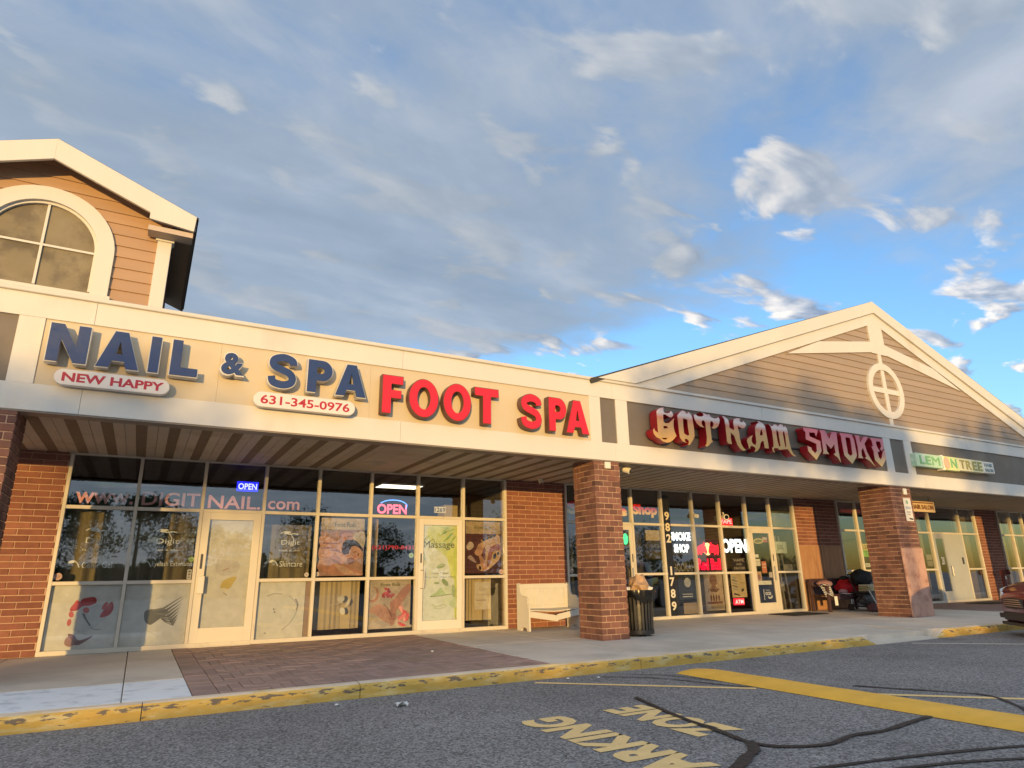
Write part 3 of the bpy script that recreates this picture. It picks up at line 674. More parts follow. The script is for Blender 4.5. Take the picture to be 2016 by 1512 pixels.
# ---- tower
def tower():
    YT = 10.35; ax = -1.79; hwid = 1.58; base = 4.5; sl = .40; YR = YT - .33
    wallr = ax + hwid; k = YR / 10.0
    apex = onY(120, 274, YR).z; tip = onY(388, 428, YR)
    sl = (apex - tip.z) / (tip.x - ax); thick = .33
    eave = hwid + .0
    wtop = lambda x: apex - .12 - sl * abs(x - ax)
    tw = part(MB().prism([(ax - hwid + .03, base), (ax + hwid - .03, base), (ax + hwid - .03, wtop(wallr)), (ax, wtop(ax)), (ax - hwid + .03, wtop(wallr))], YT + .06, 13.6).obj('tower', SIDING2))
    # arched window numbers
    cz = 5.68 * 1.0; c = onY(95, 497, YT); ri = .70; ro = .885; zc_ = onY(190, 497, YT).z - .02; zb_ = onY(66, 557, YT).z
    e = .176; z = 4.62
    while z < wtop(ax):
        z1 = z + e
        segs = []
        # clapboards stop at the window trim
        def xs_at(zz_):
            half = min(hwid, (apex - .12 - zz_) / sl) if zz_ > wtop(wallr) else hwid
            return half
        ha, hb = max(.02, xs_at(z)), max(.02, xs_at(z1))
        zm = (z + z1) / 2
        wx = 0
        if zb_ - .1 < zm < zc_: wx = ro - .06
        elif zc_ <= zm < zc_ + ro - .06: wx = math.sqrt(max(0, (ro - .06) ** 2 - (zm - zc_) ** 2))
        rngs = [(-ha, -hb, ha, hb)] if wx <= 0.02 else [(-ha, -hb, -wx, -wx), (wx, wx, ha, hb)]
        for a0, a1, b0, b1 in rngs:
            if b0 - a0 < .05: continue
            y0 = YT
            MB().add([(ax + a0, y0, z), (ax + b0, y0, z), (ax + b1, y0 + .02, z1 + .01), (ax + a1, y0 + .02, z1 + .01), (ax + a0, y0 + .07, z), (ax + b0, y0 + .07, z), (ax + b1, y0 + .07, z1 + .01), (ax + a1, y0 + .07, z1 + .01)],
                     [(0, 1, 2, 3), (5, 4, 7, 6), (4, 5, 1, 0), (3, 2, 6, 7), (4, 0, 3, 7), (1, 5, 6, 2)]).obj('clapboard', SIDING2, tw)
        if z1 < wtop(wallr) + .2:        # boards on the shaded side wall
            x0 = wallr - .03
            MB().add([(x0 + .03, YT + .1, z), (x0 + .03, 13.6, z), (x0 + .012, 13.6, z1 + .01), (x0 + .012, YT + .1, z1 + .01), (x0 - .01, YT + .1, z), (x0 - .01, 13.6, z), (x0 - .01, 13.6, z1 + .01), (x0 - .01, YT + .1, z1 + .01)],
                     [(0, 1, 2, 3), (5, 4, 7, 6), (4, 5, 1, 0), (3, 2, 6, 7), (4, 0, 3, 7), (1, 5, 6, 2)]).obj('clapboard', SIDING2, tw)
        z = z1
    # window: dirty boarded panes behind a cross of muntins, arched casing
    DUST = material('dusty_pane', (.2, .165, .1), .6, var=.2, vscale=1.7, second=(.12, .095, .06), sfac=(.45, .62), sscale=2.2, third=(.09, .075, .055), tfac=(.6, .72), tscale=1.3)
    win = [(-ri, zb_ - zc_), (ri, zb_ - zc_)] + [(ri * math.cos(math.radians(a)), ri * math.sin(math.radians(a))) for a in range(0, 181, 8)]
    q = 0
    for s0, s1, t0, t1 in ((-1, 0, 0, 1), (0, 1, 0, 1), (-1, 0, -1, 0), (0, 1, -1, 0)):
        if t0 == 0: pts = [(0, 0)] + [(ri * math.cos(math.radians(a)), ri * math.sin(math.radians(a))) for a in (range(0, 91, 9) if s0 == 0 else range(90, 181, 9))]
        else: pts = [(s0 * ri, zb_ - zc_), (s1 * ri, zb_ - zc_), (s1 * ri, 0), (s0 * ri, 0)]
        MB().prism([(ax + x, zc_ + z_) for x, z_ in pts], YT + .05, YT + .058).obj('pane', DUST, tw)
    def arch(r0, r1, zlow):
        n = 24; o = [(r1, zlow - zc_)] + [(r1 * math.cos(math.pi * k / n), r1 * math.sin(math.pi * k / n)) for k in range(n + 1)] + [(-r1, zlow - zc_)]
        i_ = [(-r0, zlow - zc_)] + [(r0 * math.cos(math.pi * k / n), r0 * math.sin(math.pi * k / n)) for k in range(n, -1, -1)] + [(r0, zlow - zc_)]
        return [(ax + x, zc_ + z_) for x, z_ in o + i_]
    me = curve_mesh([arch(ri - .03, ro, zb_ - .05)], .09); me.materials.append(WHITE); link('window_casing', me, tw, (0, YT + .0, 0))
    me = curve_mesh([arch(ri - .065, ri - .028, zb_)], .05); me.materials.append(WHITE); link('window_frame', me, tw, (0, YT + .03, 0))
    MB().box(ax - .016, ax + .016, YT + .02, YT + .05, zb_, zc_ + ri).obj('muntin', WHITE, tw); MB().box(ax - ri, ax + ri, YT + .022, YT + .048, zc_ - .016, zc_ + .016).obj('muntin', WHITE, tw)
    MB().box(ax - ro - .04, ax + ro + .04, YT - .07, YT + .06, zb_ - .105, zb_ - .045).obj('window_sill', WHITE, tw, bevel=.004)
    # corner pilasters with cap and base block
    ztop = tip.z - .36
    for s in (-1, 1):
        xa, xb = sorted((ax + s * (hwid + .02), ax + s * (hwid - .17)))
        MB().box(xa, xb, YT - .035, YT + .12, base, ztop).obj('pilaster', WHITE, tw, bevel=.003)
        MB().box(xa - .03, xb + .03, YT - .06, YT + .12, ztop - .02, ztop + .16).obj('pilaster_cap', WHITE, tw, bevel=.003)
        MB().box(xa - .02, xb + .02, YT - .05, YT + .12, base, 5.02).obj('pilaster_base', WHITE, tw, bevel=.003)
    # rake fascia with returned ends, soffit, roof
    for s in (-1, 1):
        ex = tip.x - ax; ez = tip.z
        pts = [(0, apex), (0, apex - thick), (ex - .62, apex - thick - sl * (ex - .62)), (ex - .62, apex - thick - sl * (ex - .62) - .1), (ex - .015, ez - .25), (ex, ez)]
        pts = [(ax + s * x, z_) for x, z_ in pts]
        MB().prism(pts if s > 0 else pts[::-1], YR, YR + .05).obj('rake_board', WHITE, tw, bevel=.003)
        MB().prism([(ax, apex - .03), (ax, apex - .10), (ax + s * ex, ez - .10), (ax + s * ex, ez - .03)], YR + .05, 13.9).obj('eave_soffit', SOFF2, tw)
        MB().prism([(ax, apex + .008), (ax, apex - .03), (ax + s * (ex + .03), ez - .035), (ax + s * (ex + .03), ez - .004)], YR + .012, 13.95).obj('roof_slope', ROOFM, tw)
        MB().box(*sorted((ax + s * (ex - .62), ax + s * (ex - .02))), YR + .05, YT - .04, ez - .34, ez - .26).obj('eave_return_soffit', SOFF2, tw)
        MB().box(*sorted((ax + s * (ex - .03), ax + s * (ex + .01))), YR + .05, 13.9, ez - .22, ez - .02).obj('eave_board', material('dark_eave', (.16, .13, .11), .6), tw)
tower()
# ------------------------------------------------------------------ signs on the fascia
def arc(cx, cy, rx, ry, a0, a1, n=10): return [(cx + rx * math.cos(math.radians(a0 + (a1 - a0) * k / n)), cy + ry * math.sin(math.radians(a0 + (a1 - a0) * k / n))) for k in range(n + 1)]
def s_loop():
    c = catmull([(.87, .86), (.82, 1.01), (.52, 1.105), (.22, 1.02), (.155, .87), (.25, .74), (.5, .65), (.76, .545), (.86, .37), (.78, .2), (.5, .125), (.2, .2), (.13, .40)], 6)
    return [strip_loop(c, .255)]
GL = {
 'N': [[(0, 0), (0, 1), (.33, 1), (.70, .42), (.70, 1), (1, 1), (1, 0), (.68, 0), (.30, .6), (.30, 0)]],
 'A': [[(0, 0), (.345, 1), (.655, 1), (1, 0), (.70, 0), (.645, .19), (.355, .19), (.30, 0)], [(.5, .73), (.42, .38), (.58, .38)]],
 'I': [[(0, 0), (0, 1), (1, 1), (1, 0)]],
 'L': [[(0, 0), (0, 1), (.37, 1), (.37, .23), (1, .23), (1, 0)]],
 'F': [[(0, 0), (0, 1), (1, 1), (1, .79), (.42, .79), (.42, .62), (.92, .62), (.92, .41), (.42, .41), (.42, 0)]],
 'T': [[(.34, 0), (.34, .78), (0, .78), (0, 1), (1, 1), (1, .78), (.67, .78), (.67, 0)]],
 'P': [[(0, 0), (0, 1)] + arc(.58, .68, .42, .32, 90, -90, 12) + [(.36, .36), (.36, 0)], [(.36, .78)] + arc(.53, .68, .14, .10, 90, -90, 6) + [(.36, .58)]],
 'O': [ell(.5, .5, .5, .5, n=40), ell(.5, .5, .235, .30, n=32)],
 'S': s_loop(),
}
BLUE = material('sign_blue_face', (.018, .04, .135), .35, var=.14, vscale=4, second=(.05, .085, .2), sfac=(.6, .8), sscale=2.5)
TRIMW = material('sign_white_return', (.6, .58, .54), .45, var=.06)
REDF = material('sign_red_face', (.62, .012, .028), .4, var=.06, vscale=3)
RETD = material('sign_dark_return', (.13, .06, .04), .5, var=.1)
def channel_letter(parent, ch, x0, x1, z0, z1, face, ret, y=YF + .022, depth=.13, gap=.035, inset=.02):
    if ch == '&':
        me = text_mesh('&', depth, .05, (x0, x1, z0, z1)); mf = text_mesh('&', .012, .036, (x0 + inset, x1 - inset, z0 + inset, z1 - inset))
    else:
        me = curve_mesh(GL[ch], depth); fit(me, x0, x1, z0, z1)
        mf = curve_mesh(GL[ch], .012); fit(mf, x0 + inset * .6, x1 - inset * .6, z0 + inset * .6, z1 - inset * .6)
    me.materials.clear(); me.materials.append(ret); mf.materials.clear(); mf.materials.append(face)
    # a slimmer coloured face leaves a rim of trim-cap showing
    o = link('letter', me, None, (0, y - gap - depth / 2, 0)); keep(o, parent)
    link('letter_face', mf, o, (0, -depth / 2 - .005, 0)); return o
s1 = thing('nail_spa_letter_sign', 'raised blue letters reading NAIL & SPA with white edges on cream panel', 'sign', (.6, YF, 3.8))
zA, zB = 3.805, 4.315
for ch, a, b, z0, z1 in (('N', -1.335, -.895, zA, zB), ('A', -.815, -.325, zA, zB), ('I', -.243, -.105, zA, zB), ('L', .006, .355, zA, zB), ('&', .607, .935, 3.895, 4.245), ('S', 1.221, 1.63, zA - .012, zB + .012), ('P', 1.765, 2.138, zA - .01, zB - .01), ('A', 2.172, 2.648, zA - .01, zB - .01)):
    channel_letter(s1, ch, a, b, z0, z1, BLUE, TRIMW)
s2 = thing('foot_spa_letter_sign', 'raised red letters reading FOOT SPA with dark edges on cream panel', 'sign', (4.8, YF, 3.6))
for ch, a, b in (('F', 2.885, 3.228), ('O', 3.315, 3.818), ('O', 3.893, 4.39), ('T', 4.445, 4.898), ('S', 5.309, 5.737), ('P', 5.87, 6.25), ('A', 6.224, 6.727)):
    e = .008 if ch in 'OS' else 0
    channel_letter(s2, ch, a, b, 3.608 - e, 4.222 + e, REDF, RETD)
PLATE = material('sign_plate_white', (.66, .62, .58), .4, var=.03)
LETR = material('sign_crimson_print', (.4, .012, .035), .45, var=.06)
def plate(name, label, x0, x1, z0, z1, txt, tx0, tx1, bold):
    t = thing(name, label, 'sign', ((x0 + x1) / 2, YF, z0)); r = (z1 - z0) / 2 - .001
    lp = arc(x1 - r, z0 + r, r, r, -90, 90, 10) + arc(x0 + r, z0 + r, r, r, 90, 270, 10)
    me = curve_mesh([lp], .09, .006); me.materials.append(PLATE); o = keep(link('sign_box', me, None, (0, YF - .09, 0)), t)
    n = len(txt); me = text_mesh(txt, .006, bold, (tx0, tx1, z0 + .045, z1 - .045)); me.materials.clear(); me.materials.append(LETR); link('lettering', me, o, (0, -.049, 0))
plate('new_happy_plate_sign', 'white pill-shaped plate lettered NEW HAPPY in crimson', -1.204, .05, 3.535, 3.74, 'NEW HAPPY', -1.12, -.02, .035)
plate('phone_number_plate_sign', 'white pill-shaped plate with crimson phone number below blue SPA letters', 1.077, 2.495, 3.515, 3.735, '631-345-0976', 1.17, 2.41, .022)
# gothic sign: faces traced, deep red returns, faces printed with a white-to-gold fade
def fade_mat(name, stops, z0, z1):
    m = bpy.data.materials.new(name); m.use_nodes = True; t = m.node_tree; b = t.nodes['Principled BSDF']
    g = N(t, 'ShaderNodeNewGeometry'); s_ = N(t, 'ShaderNodeSeparateXYZ'); t.links.new(g.outputs['Position'], s_.inputs[0])
    t.links.new(ramp(t, mrange(t, s_.outputs[2], z0, z1, 0, 1, False), stops), b.inputs['Base Color']); b.inputs['Roughness'].default_value = .4; return m
FADE1 = fade_mat('gothic_face_fade', [(0, (.62, .36, .1)), (.5, (.68, .36, .14)), (.62, (.72, .25, .13)), (.76, (.78, .66, .6)), (.9, (.74, .45, .45)), (1, (.6, .12, .17))], 3.66, 4.36)
FADE2 = fade_mat('smoke_face_fade', [(0, (.66, .44, .16)), (.22, (.68, .42, .22)), (.42, (.68, .26, .22)), (1, (.6, .14, .2))], 3.62, 4.28)
REDRET = material('gothic_red_return', (.33, .008, .014), .4, var=.12, vscale=4)
def zoomed(ox, oy, s, pts, Y): return [(v.x, v.z) for v in (onY(ox + x / s, oy + y / s, Y) for x, y in pts)]
GOTH = [
 ('A', [[(350, 250), (400, 180), (515, 150), (522, 255), (545, 285), (620, 300), (680, 280), (700, 235), (740, 280), (760, 350), (720, 400), (660, 395), (600, 345), (550, 322), (508, 330), (515, 430), (522, 510), (570, 545), (650, 540), (700, 500), (785, 415), (770, 500), (772, 640), (800, 760), (845, 860), (760, 960), (680, 1015), (600, 1025), (500, 990), (430, 925), (350, 890), (285, 810), (265, 730), (285, 665), (315, 730), (388, 785), (378, 650), (362, 420)], [(520, 610), (600, 615), (640, 665), (525, 680)], [(470, 905), (620, 910), (590, 950), (520, 945)]]),
 ('A', [[(865, 350), (940, 260), (1000, 225), (1060, 265), (1110, 330), (1130, 262), (1190, 310), (1230, 400), (1250, 520), (1280, 700), (1290, 880), (1240, 980), (1170, 1080), (1125, 1080), (1152, 1040), (1150, 980), (1100, 930), (1040, 940), (1060, 1000), (1110, 1040), (1000, 990), (930, 900), (905, 750), (890, 560)], [(1005, 420), (1110, 455), (1130, 640), (1160, 830), (1120, 855), (1035, 800), (1010, 620)]]),
 ('A', [[(1275, 345), (1310, 320), (1370, 370), (1460, 385), (1520, 350), (1500, 300), (1450, 270), (1540, 300), (1610, 340), (1650, 320), (1690, 390), (1780, 430), (1850, 420), (1880, 390), (1910, 450), (1905, 540), (1870, 630), (1790, 680), (1705, 665), (1750, 620), (1765, 560), (1735, 500), (1690, 490), (1672, 560), (1690, 700), (1705, 850), (1720, 970), (1755, 1000), (1700, 1030), (1650, 1090), (1600, 1125), (1555, 1100), (1590, 1060), (1600, 900), (1580, 740), (1565, 600), (1555, 520), (1510, 465), (1470, 490), (1465, 560), (1490, 610), (1540, 650), (1440, 630), (1350, 550), (1290, 440)]]),
 ('B', [[(145, 230), (195, 250), (290, 320), (320, 420), (330, 530), (440, 600), (445, 520), (425, 400), (440, 320), (520, 290), (600, 310), (570, 350), (620, 400), (655, 390), (665, 365), (720, 410), (740, 470), (700, 535), (640, 550), (570, 510), (532, 450), (545, 560), (570, 660), (590, 800), (620, 930), (680, 1030), (745, 1090), (670, 1105), (600, 1050), (540, 970), (490, 850), (450, 730), (360, 650), (362, 780), (390, 940), (300, 915), (270, 860), (255, 700), (235, 500), (205, 330)]]),
 ('B', [[(1010, 365), (1060, 370), (1110, 400), (1160, 430), (1210, 500), (1235, 620), (1260, 760), (1290, 920), (1305, 1050), (1210, 1030), (1190, 940), (1178, 862), (1130, 860), (1100, 920), (1080, 1030), (1020, 1110), (950, 1130), (975, 1080), (975, 1030), (900, 978), (850, 985), (840, 1060), (810, 1010), (790, 930), (765, 860), (780, 800), (860, 740), (905, 715), (880, 790), (880, 870), (920, 940), (985, 955), (1000, 880), (985, 750), (970, 620), (970, 520), (1010, 440), (1060, 400)], [(1120, 560), (1150, 640), (1160, 720), (1085, 720), (1090, 640)]]),
 ('B', [[(1300, 430), (1380, 500), (1415, 480), (1440, 445), (1500, 460), (1530, 510), (1560, 470), (1600, 440), (1650, 470), (1675, 530), (1700, 490), (1750, 540), (1775, 640), (1800, 800), (1830, 950), (1865, 1080), (1920, 1190), (1990, 1235), (1940, 1240), (1860, 1180), (1800, 1090), (1770, 1060), (1600, 1075), (1570, 1080), (1545, 1045), (1450, 1030), (1425, 1060), (1460, 1150), (1410, 1110), (1390, 1030), (1430, 990), (1420, 850), (1400, 700), (1380, 580), (1350, 490)], [(1490, 570), (1545, 640), (1560, 760), (1600, 980), (1560, 1000), (1520, 850), (1495, 700)], [(1660, 610), (1690, 640), (1720, 780), (1745, 1000), (1715, 1010), (1680, 830), (1655, 680)]]),
 ('C', [[(215, 215), (500, 260), (500, 290), (470, 400), (440, 320), (330, 315), (340, 390), (555, 490), (580, 690), (480, 860), (320, 690), (300, 580), (380, 620), (385, 660), (455, 730), (490, 680), (475, 540), (265, 450), (260, 310), (220, 270)]]),
 ('C', [[(540, 265), (640, 275), (735, 450), (780, 310), (870, 310), (900, 540), (920, 700), (940, 800), (970, 920), (900, 810), (820, 745), (860, 720), (830, 550), (770, 640), (665, 530), (690, 690), (730, 745), (605, 735), (620, 700), (590, 500), (570, 350)]]),
 ('C', [[(935, 320), (1170, 355), (1220, 450), (1280, 760), (1270, 810), (1190, 940), (1035, 770), (1000, 600), (965, 400)], [(1050, 410), (1140, 425), (1160, 500), (1195, 740), (1165, 790), (1105, 740), (1070, 540)]]),
 ('C', [[(1235, 365), (1320, 380), (1345, 520), (1420, 395), (1500, 410), (1430, 540), (1480, 700), (1560, 850), (1650, 1000), (1550, 890), (1440, 820), (1470, 800), (1400, 620), (1370, 680), (1380, 780), (1410, 830), (1300, 815), (1320, 790), (1300, 620), (1260, 440)]]),
 ('C', [[(1540, 420), (1790, 445), (1812, 600), (1778, 690), (1742, 640), (1765, 590), (1740, 500), (1660, 490), (1665, 560), (1690, 620), (1738, 690), (1690, 705), (1720, 810), (1760, 855), (1778, 800), (1792, 705), (1830, 650), (1860, 840), (1780, 1000), (1640, 860), (1610, 680), (1570, 600), (1600, 590), (1580, 500)]]),
]
ZO = {'A': (1265, 790, 12.6), 'B': (1410, 800, 12.6), 'C': (1560, 820, 10.08)}
s3 = thing('gothic_smoke_shop_sign', 'gothic red and gold letters reading GOTHAM SMOKE on taupe panel', 'sign', (11.8, YF, 3.6))
YFACE = YF - .23
for key, loops in GOTH:
    lp = [zoomed(*ZO[key], l, YFACE) for l in loops]
    me = curve_mesh(lp, .2); me.materials.append(REDRET); o = keep(link('letter', me, None, (0, YFACE + .108, 0)), s3)
    mf = curve_mesh(lp, .008); mf.materials.append(FADE2 if key == 'C' else FADE1); link('letter_face', mf, o, (0, -.105, 0))
RACE = MB().box(8.35, 15.2, YF - .012, YF + .03, 3.83, 3.86).obj('mounting_raceway', material('black_raceway', (.02, .02, .02), .5)); keep(RACE, s3)
# Lemon Tree sign: thick mint and cream panels with letters
s4 = thing('lemon_tree_sign', 'mint and cream panel sign reading LEMON TREE on taupe fascia', 'sign', (18.7, YF, 3.7))
MINT = material('sign_mint', (.42, .62, .44), .5, var=.1, vscale=2, second=(.62, .72, .6), sfac=(.5, .7), sscale=2)
CRM = material('sign_cream', (.72, .68, .42), .5, var=.08); CRW = material('sign_offwhite', (.74, .72, .64), .5, var=.06)
for a, b, z0, z1, m in ((16.86, 18.05, 3.735, 4.075, MINT), (18.02, 18.12, 3.70, 4.10, CRW), (18.12, 18.8, 3.715, 4.08, material('sign_lime', (.62, .68, .3), .5)), (18.8, 20.02, 3.74, 4.08, CRM), (20.02, 20.6, 3.755, 4.07, CRW)):
    keep(MB().box(a, b, YF - .14, YF + .03, z0, z1).obj('sign_box', m, bevel=.01), s4)
def sign_text(par, txt, x0, x1, z0, z1, y, col, bold=.02, name='lettering', depth=.012):
    me = text_mesh(txt, depth, bold, (x0, x1, z0, z1)); me.materials.clear(); me.materials.append(col); return keep(link(name, me, None, (0, y, 0)), par)
GRN = material('sign_green_print', (.2, .45, .2), .5); OLV = material('sign_olive_print', (.33, .3, .08), .5); TEAL = material('sign_slate_print', (.2, .27, .3), .5)
for ch, a, b in (('L', 17.0, 17.22), ('E', 17.27, 17.5), ('M', 17.55, 17.9)): sign_text(s4, ch, a, b, 3.8, 4.02, YF - .145, GRN, 0. if ch == 'M' else .02)
me = curve_mesh([ell(18.22, 3.9, .13, .155, n=24)], .012); me.materials.append(material('sign_lemon', (.75, .42, .28), .5)); keep(link('lemon_disc', me, None, (0, YF - .147, 0)), s4)
for ch, a, b in (('N', 18.42, 18.7), ('T', 18.86, 19.1), ('R', 19.16, 19.42), ('E', 19.48, 19.7), ('E', 19.75, 19.97)): sign_text(s4, ch, a, b, 3.79, 4.03, YF - .145, OLV if a > 18.8 else GRN)
sign_text(s4, 'HAIR', 20.1, 20.52, 3.93, 4.03, YF - .145, TEAL, .01); sign_text(s4, 'SALON', 20.1, 20.52, 3.79, 3.88, YF - .145, TEAL, .01)
# hanging blade sign under the canopy, across the walk
bs = thing('hanging_blade_sign', 'cream hanging sign reading HAIR SALON under the canopy', 'sign', (18.2, 10.9, 3.0))
c0 = onY(1800, 1010, 10.7); 
keep(MB().box(18.28, 20.0, 10.68, 10.74, 2.80, 3.10).obj('sign_board', material('blade_sign_cream', (.6, .44, .25), .5, var=.08), bevel=.008), bs)
keep(MB().box(18.34, 19.94, 10.676, 10.684, 3.04, 3.075).obj('sign_border', material('blade_brown', (.2, .09, .035), .5)), bs)
sign_text(bs, 'HAIR SALON', 18.86, 19.92, 2.87, 3.0, 10.675, MATS['blade_brown'], .03)
for x in (18.5, 19.8): keep(MB().tube([(x, 10.71, 3.09), (x, 10.71, 3.26)], .006, 6).obj('hanger_rod', MATS['dark_metal']), bs)
# ------------------------------------------------------------------ window graphics, posters, neon, curtains
YD = YG + .082
LOW, MIDR, TOP = (.245, 1.195), (1.242, 2.361), (2.409, 3.228)
def bay(X, i, m=.03): return X[i] + m, X[i + 1] - m
def decal(name, label, cat, X, i, row, shapes, back=None, sub=(0, 1, 0, 1), mat=None, y=None, group=None):
    a, b = bay(X, i); z0, z1 = row
    x0, x1 = a + (b - a) * sub[0], a + (b - a) * sub[1]; zz0, zz1 = z0 + (z1 - z0) * sub[2], z0 + (z1 - z0) * sub[3]
    o = flat_print(name, x0, x1, zz0, zz1, y or YD, shapes, mat, back=back); tag(o, label, cat, group); return o
WV = (.6, .585, .55); SKIN = (.46, .22, .13); SKIN2 = (.56, .31, .2); SKIND = (.27, .11, .065); HAIR = (.03, .018, .02)
LOGO = (.62, .62, .56); PINK = (.72, .33, .33)
GREY = (.3, .3, .3); LG = (.5, .5, .49)
def poly(c, *pts): return ('p', catmull(list(pts), 5, True), c)
def blob(c, cx, cy, rx, ry, rot=0): return ('p', ell(cx, cy, rx, ry, rot), c)
# white full-pane prints of the nail salon
ROSE = (.42, .03, .03); NAILC = (.5, .09, .08)
decal('nail_art_decal', 'white window print of a pale hand with red nails and roses', 'window decal', X1, 0, LOW, [
    poly((.5, .5, .5), (.36, .35), (.5, .25), (.75, .38), (.9, .62), (.8, .7), (.6, .66), (.42, .62)),
    poly(ROSE, (.3, .6), (.34, .7), (.42, .72), (.46, .78), (.62, .8), (.66, .72), (.58, .67), (.47, .66), (.4, .6)),
    poly((.5, .05, .05), (.32, .62), (.38, .76), (.45, .66)), poly(ROSE, (.74, .5), (.78, .48), (.88, .52), (.92, .62), (.88, .72), (.8, .62)),
    blob(NAILC, .33, .54, .035, .05, 20), blob(NAILC, .32, .42, .03, .055, 0), blob(NAILC, .53, .6, .05, .04, -40), blob(NAILC, .79, .66, .03, .065, -25), blob(NAILC, .85, .64, .03, .06, -30),
    poly((.16, .06, .08), (.33, .24), (.4, .1), (.5, .07), (.62, .14), (.68, .2), (.5, .14), (.42, .22)), poly((.3, .16, .16), (.33, .2), (.3, .1), (.38, .05), (.44, .1)),
    ('l', catmull([(.48, .55), (.58, .4), (.68, .3), (.78, .3)], 5), .012, GREY), ('l', catmull([(.4, .4), (.48, .28), (.6, .22), (.72, .22)], 5), .008, LG), ('l', catmull([(.5, .55), (.55, .46), (.62, .36)], 5), .018, (.1, .1, .11))], back=WV)
LSH = (.13, .12, .09)
lash = [poly(LSH, (.33, .54), (.35, .40), (.43, .33), (.50, .36), (.60, .44), (.70, .50), (.66, .57), (.52, .57), (.42, .58))] + [('p', [(.44 + .03 * k, .575 - .028 * k), (.60 + .025 * k, .60 - .045 * k), (.92 - .012 * k, .80 - .062 * k), (.62 + .03 * k, .565 - .045 * k), (.46 + .03 * k, .54 - .028 * k)], LSH if k % 2 else (.19, .175, .13)) for k in range(7)]
decal('eyelash_decal', 'white window print of a closed eye with long dark lashes', 'window decal', X1, 1, LOW, [
    *lash,
    ('l', [(.36, .66), (.48, .74), (.58, .8)], .01, LG), ('l', [(.4, .24), (.5, .19), (.58, .14)], .01, LG)], back=(.59, .575, .54))
decal('face_line_decal', 'white window print with a simple line drawing of a face', 'window decal', X1, 3, LOW, [
    ('l', catmull([(.2, .74), (.34, .78), (.52, .77)], 5), .014, GREY), ('l', catmull([(.66, .74), (.82, .6), (.84, .45), (.72, .26), (.56, .14)], 6), .012, GREY), ('l', catmull([(.8, .68), (.86, .58), (.84, .48)], 5), .028, (.24, .24, .25)),
    ('l', [(.36, .68), (.42, .6)], .018, LG), ('l', [(.5, .42), (.54, .33)], .018, LG), blob((.08, .07, .07), .36, .51, .016, .014), blob((.08, .07, .07), .38, .46, .018, .012), blob(GREY, .22, .1, .025, .015)], back=(.58, .565, .52), sub=(0, .9, 0, 1))
decal('brown_edge_strip', 'narrow brown vinyl strip beside the line-drawn face print', 'window decal', X1, 3, LOW, [], back=(.3, .21, .16), sub=(.905, 1, .0, 1))
# the salon door: a faded print with a golden brush
decal('brush_decal', 'faded white door print with a golden brush and faint lettering', 'window decal', X1, 2, (.47, 2.235), [
    ('t', 'DIGIT', .32, .72, .74, .79, (.5, .48, .45)), poly((.5, .47, .44), (.25, .6), (.45, .62), (.72, .6), (.75, .52), (.5, .47), (.3, .5)),
    ('l', [(.5, .55), (.62, .58), (.7, .61)], .014, (.45, .4, .37)), ('l', [(.42, .52), (.55, .545)], .016, (.4, .22, .2)), ('l', [(.45, .5), (.58, .49), (.68, .5)], .016, LG), ('l', [(.4, .43), (.6, .44)], .02, (.55, .54, .5)),
    poly((.5, .39, .13), (.4, .36), (.44, .42), (.56, .45), (.72, .46), (.66, .4), (.58, .35), (.48, .36)), poly((.62, .56, .42), (.41, .36), (.5, .35), (.58, .34), (.52, .32), (.46, .33)), poly((.34, .3, .24), (.46, .32), (.54, .3), (.57, .285), (.5, .3))],
    back=(.56, .54, .5), sub=(.105, .895, 0, 1))
def salon_logo(i, word, wx, cat='window decal'):
    decal('salon_logo_decal', 'pale salon logo and the words %s on dark glass' % word, cat, X1, i, MIDR, [
        ('l', catmull([(.34, .70), (.42, .73), (.5, .69), (.6, .70), (.68, .69)], 4), .018, LOGO), ('l', catmull([(.38, .72), (.5, .73), (.56, .66), (.6, .60), (.585, .52), (.55, .5)], 4), .012, LOGO), poly(LOGO, (.4, .70), (.46, .735), (.53, .73), (.47, .69)),
        ('t', 'Digit', .36, .72, .50, .60, LOGO), ('t', 'NAIL & SPA', .33, .73, .42, .445, LOGO),
        ('l', catmull([(.18, .27), (.24, .28), (.29, .25), (.33, .19)], 4), .014, LOGO), poly(LOGO, (.16, .26), (.22, .29), (.27, .27), (.2, .245)), ('t', word, *wx, .18, .27, LOGO)])
salon_logo(0, 'Color Gel', (.36, .8)); salon_logo(1, 'Eyelash Extension', (.34, .98)); salon_logo(3, 'Skincare', (.36, .8))
for i, txt, s in ((0, 'www.', (.1, .97, .05, .27)), (1, 'DIGIT', (.04, .98, .05, .33)), (2, 'NAIL.', (.06, .97, .03, .31)), (3, 'com', (.04, .66, .05, .24))):
    decal('web_address_decal', 'pink window lettering %s, part of the salon web address' % txt, 'window decal', X1, i, TOP, [('t', txt, 0, 1, 0, 1, PINK, .018)], sub=s)
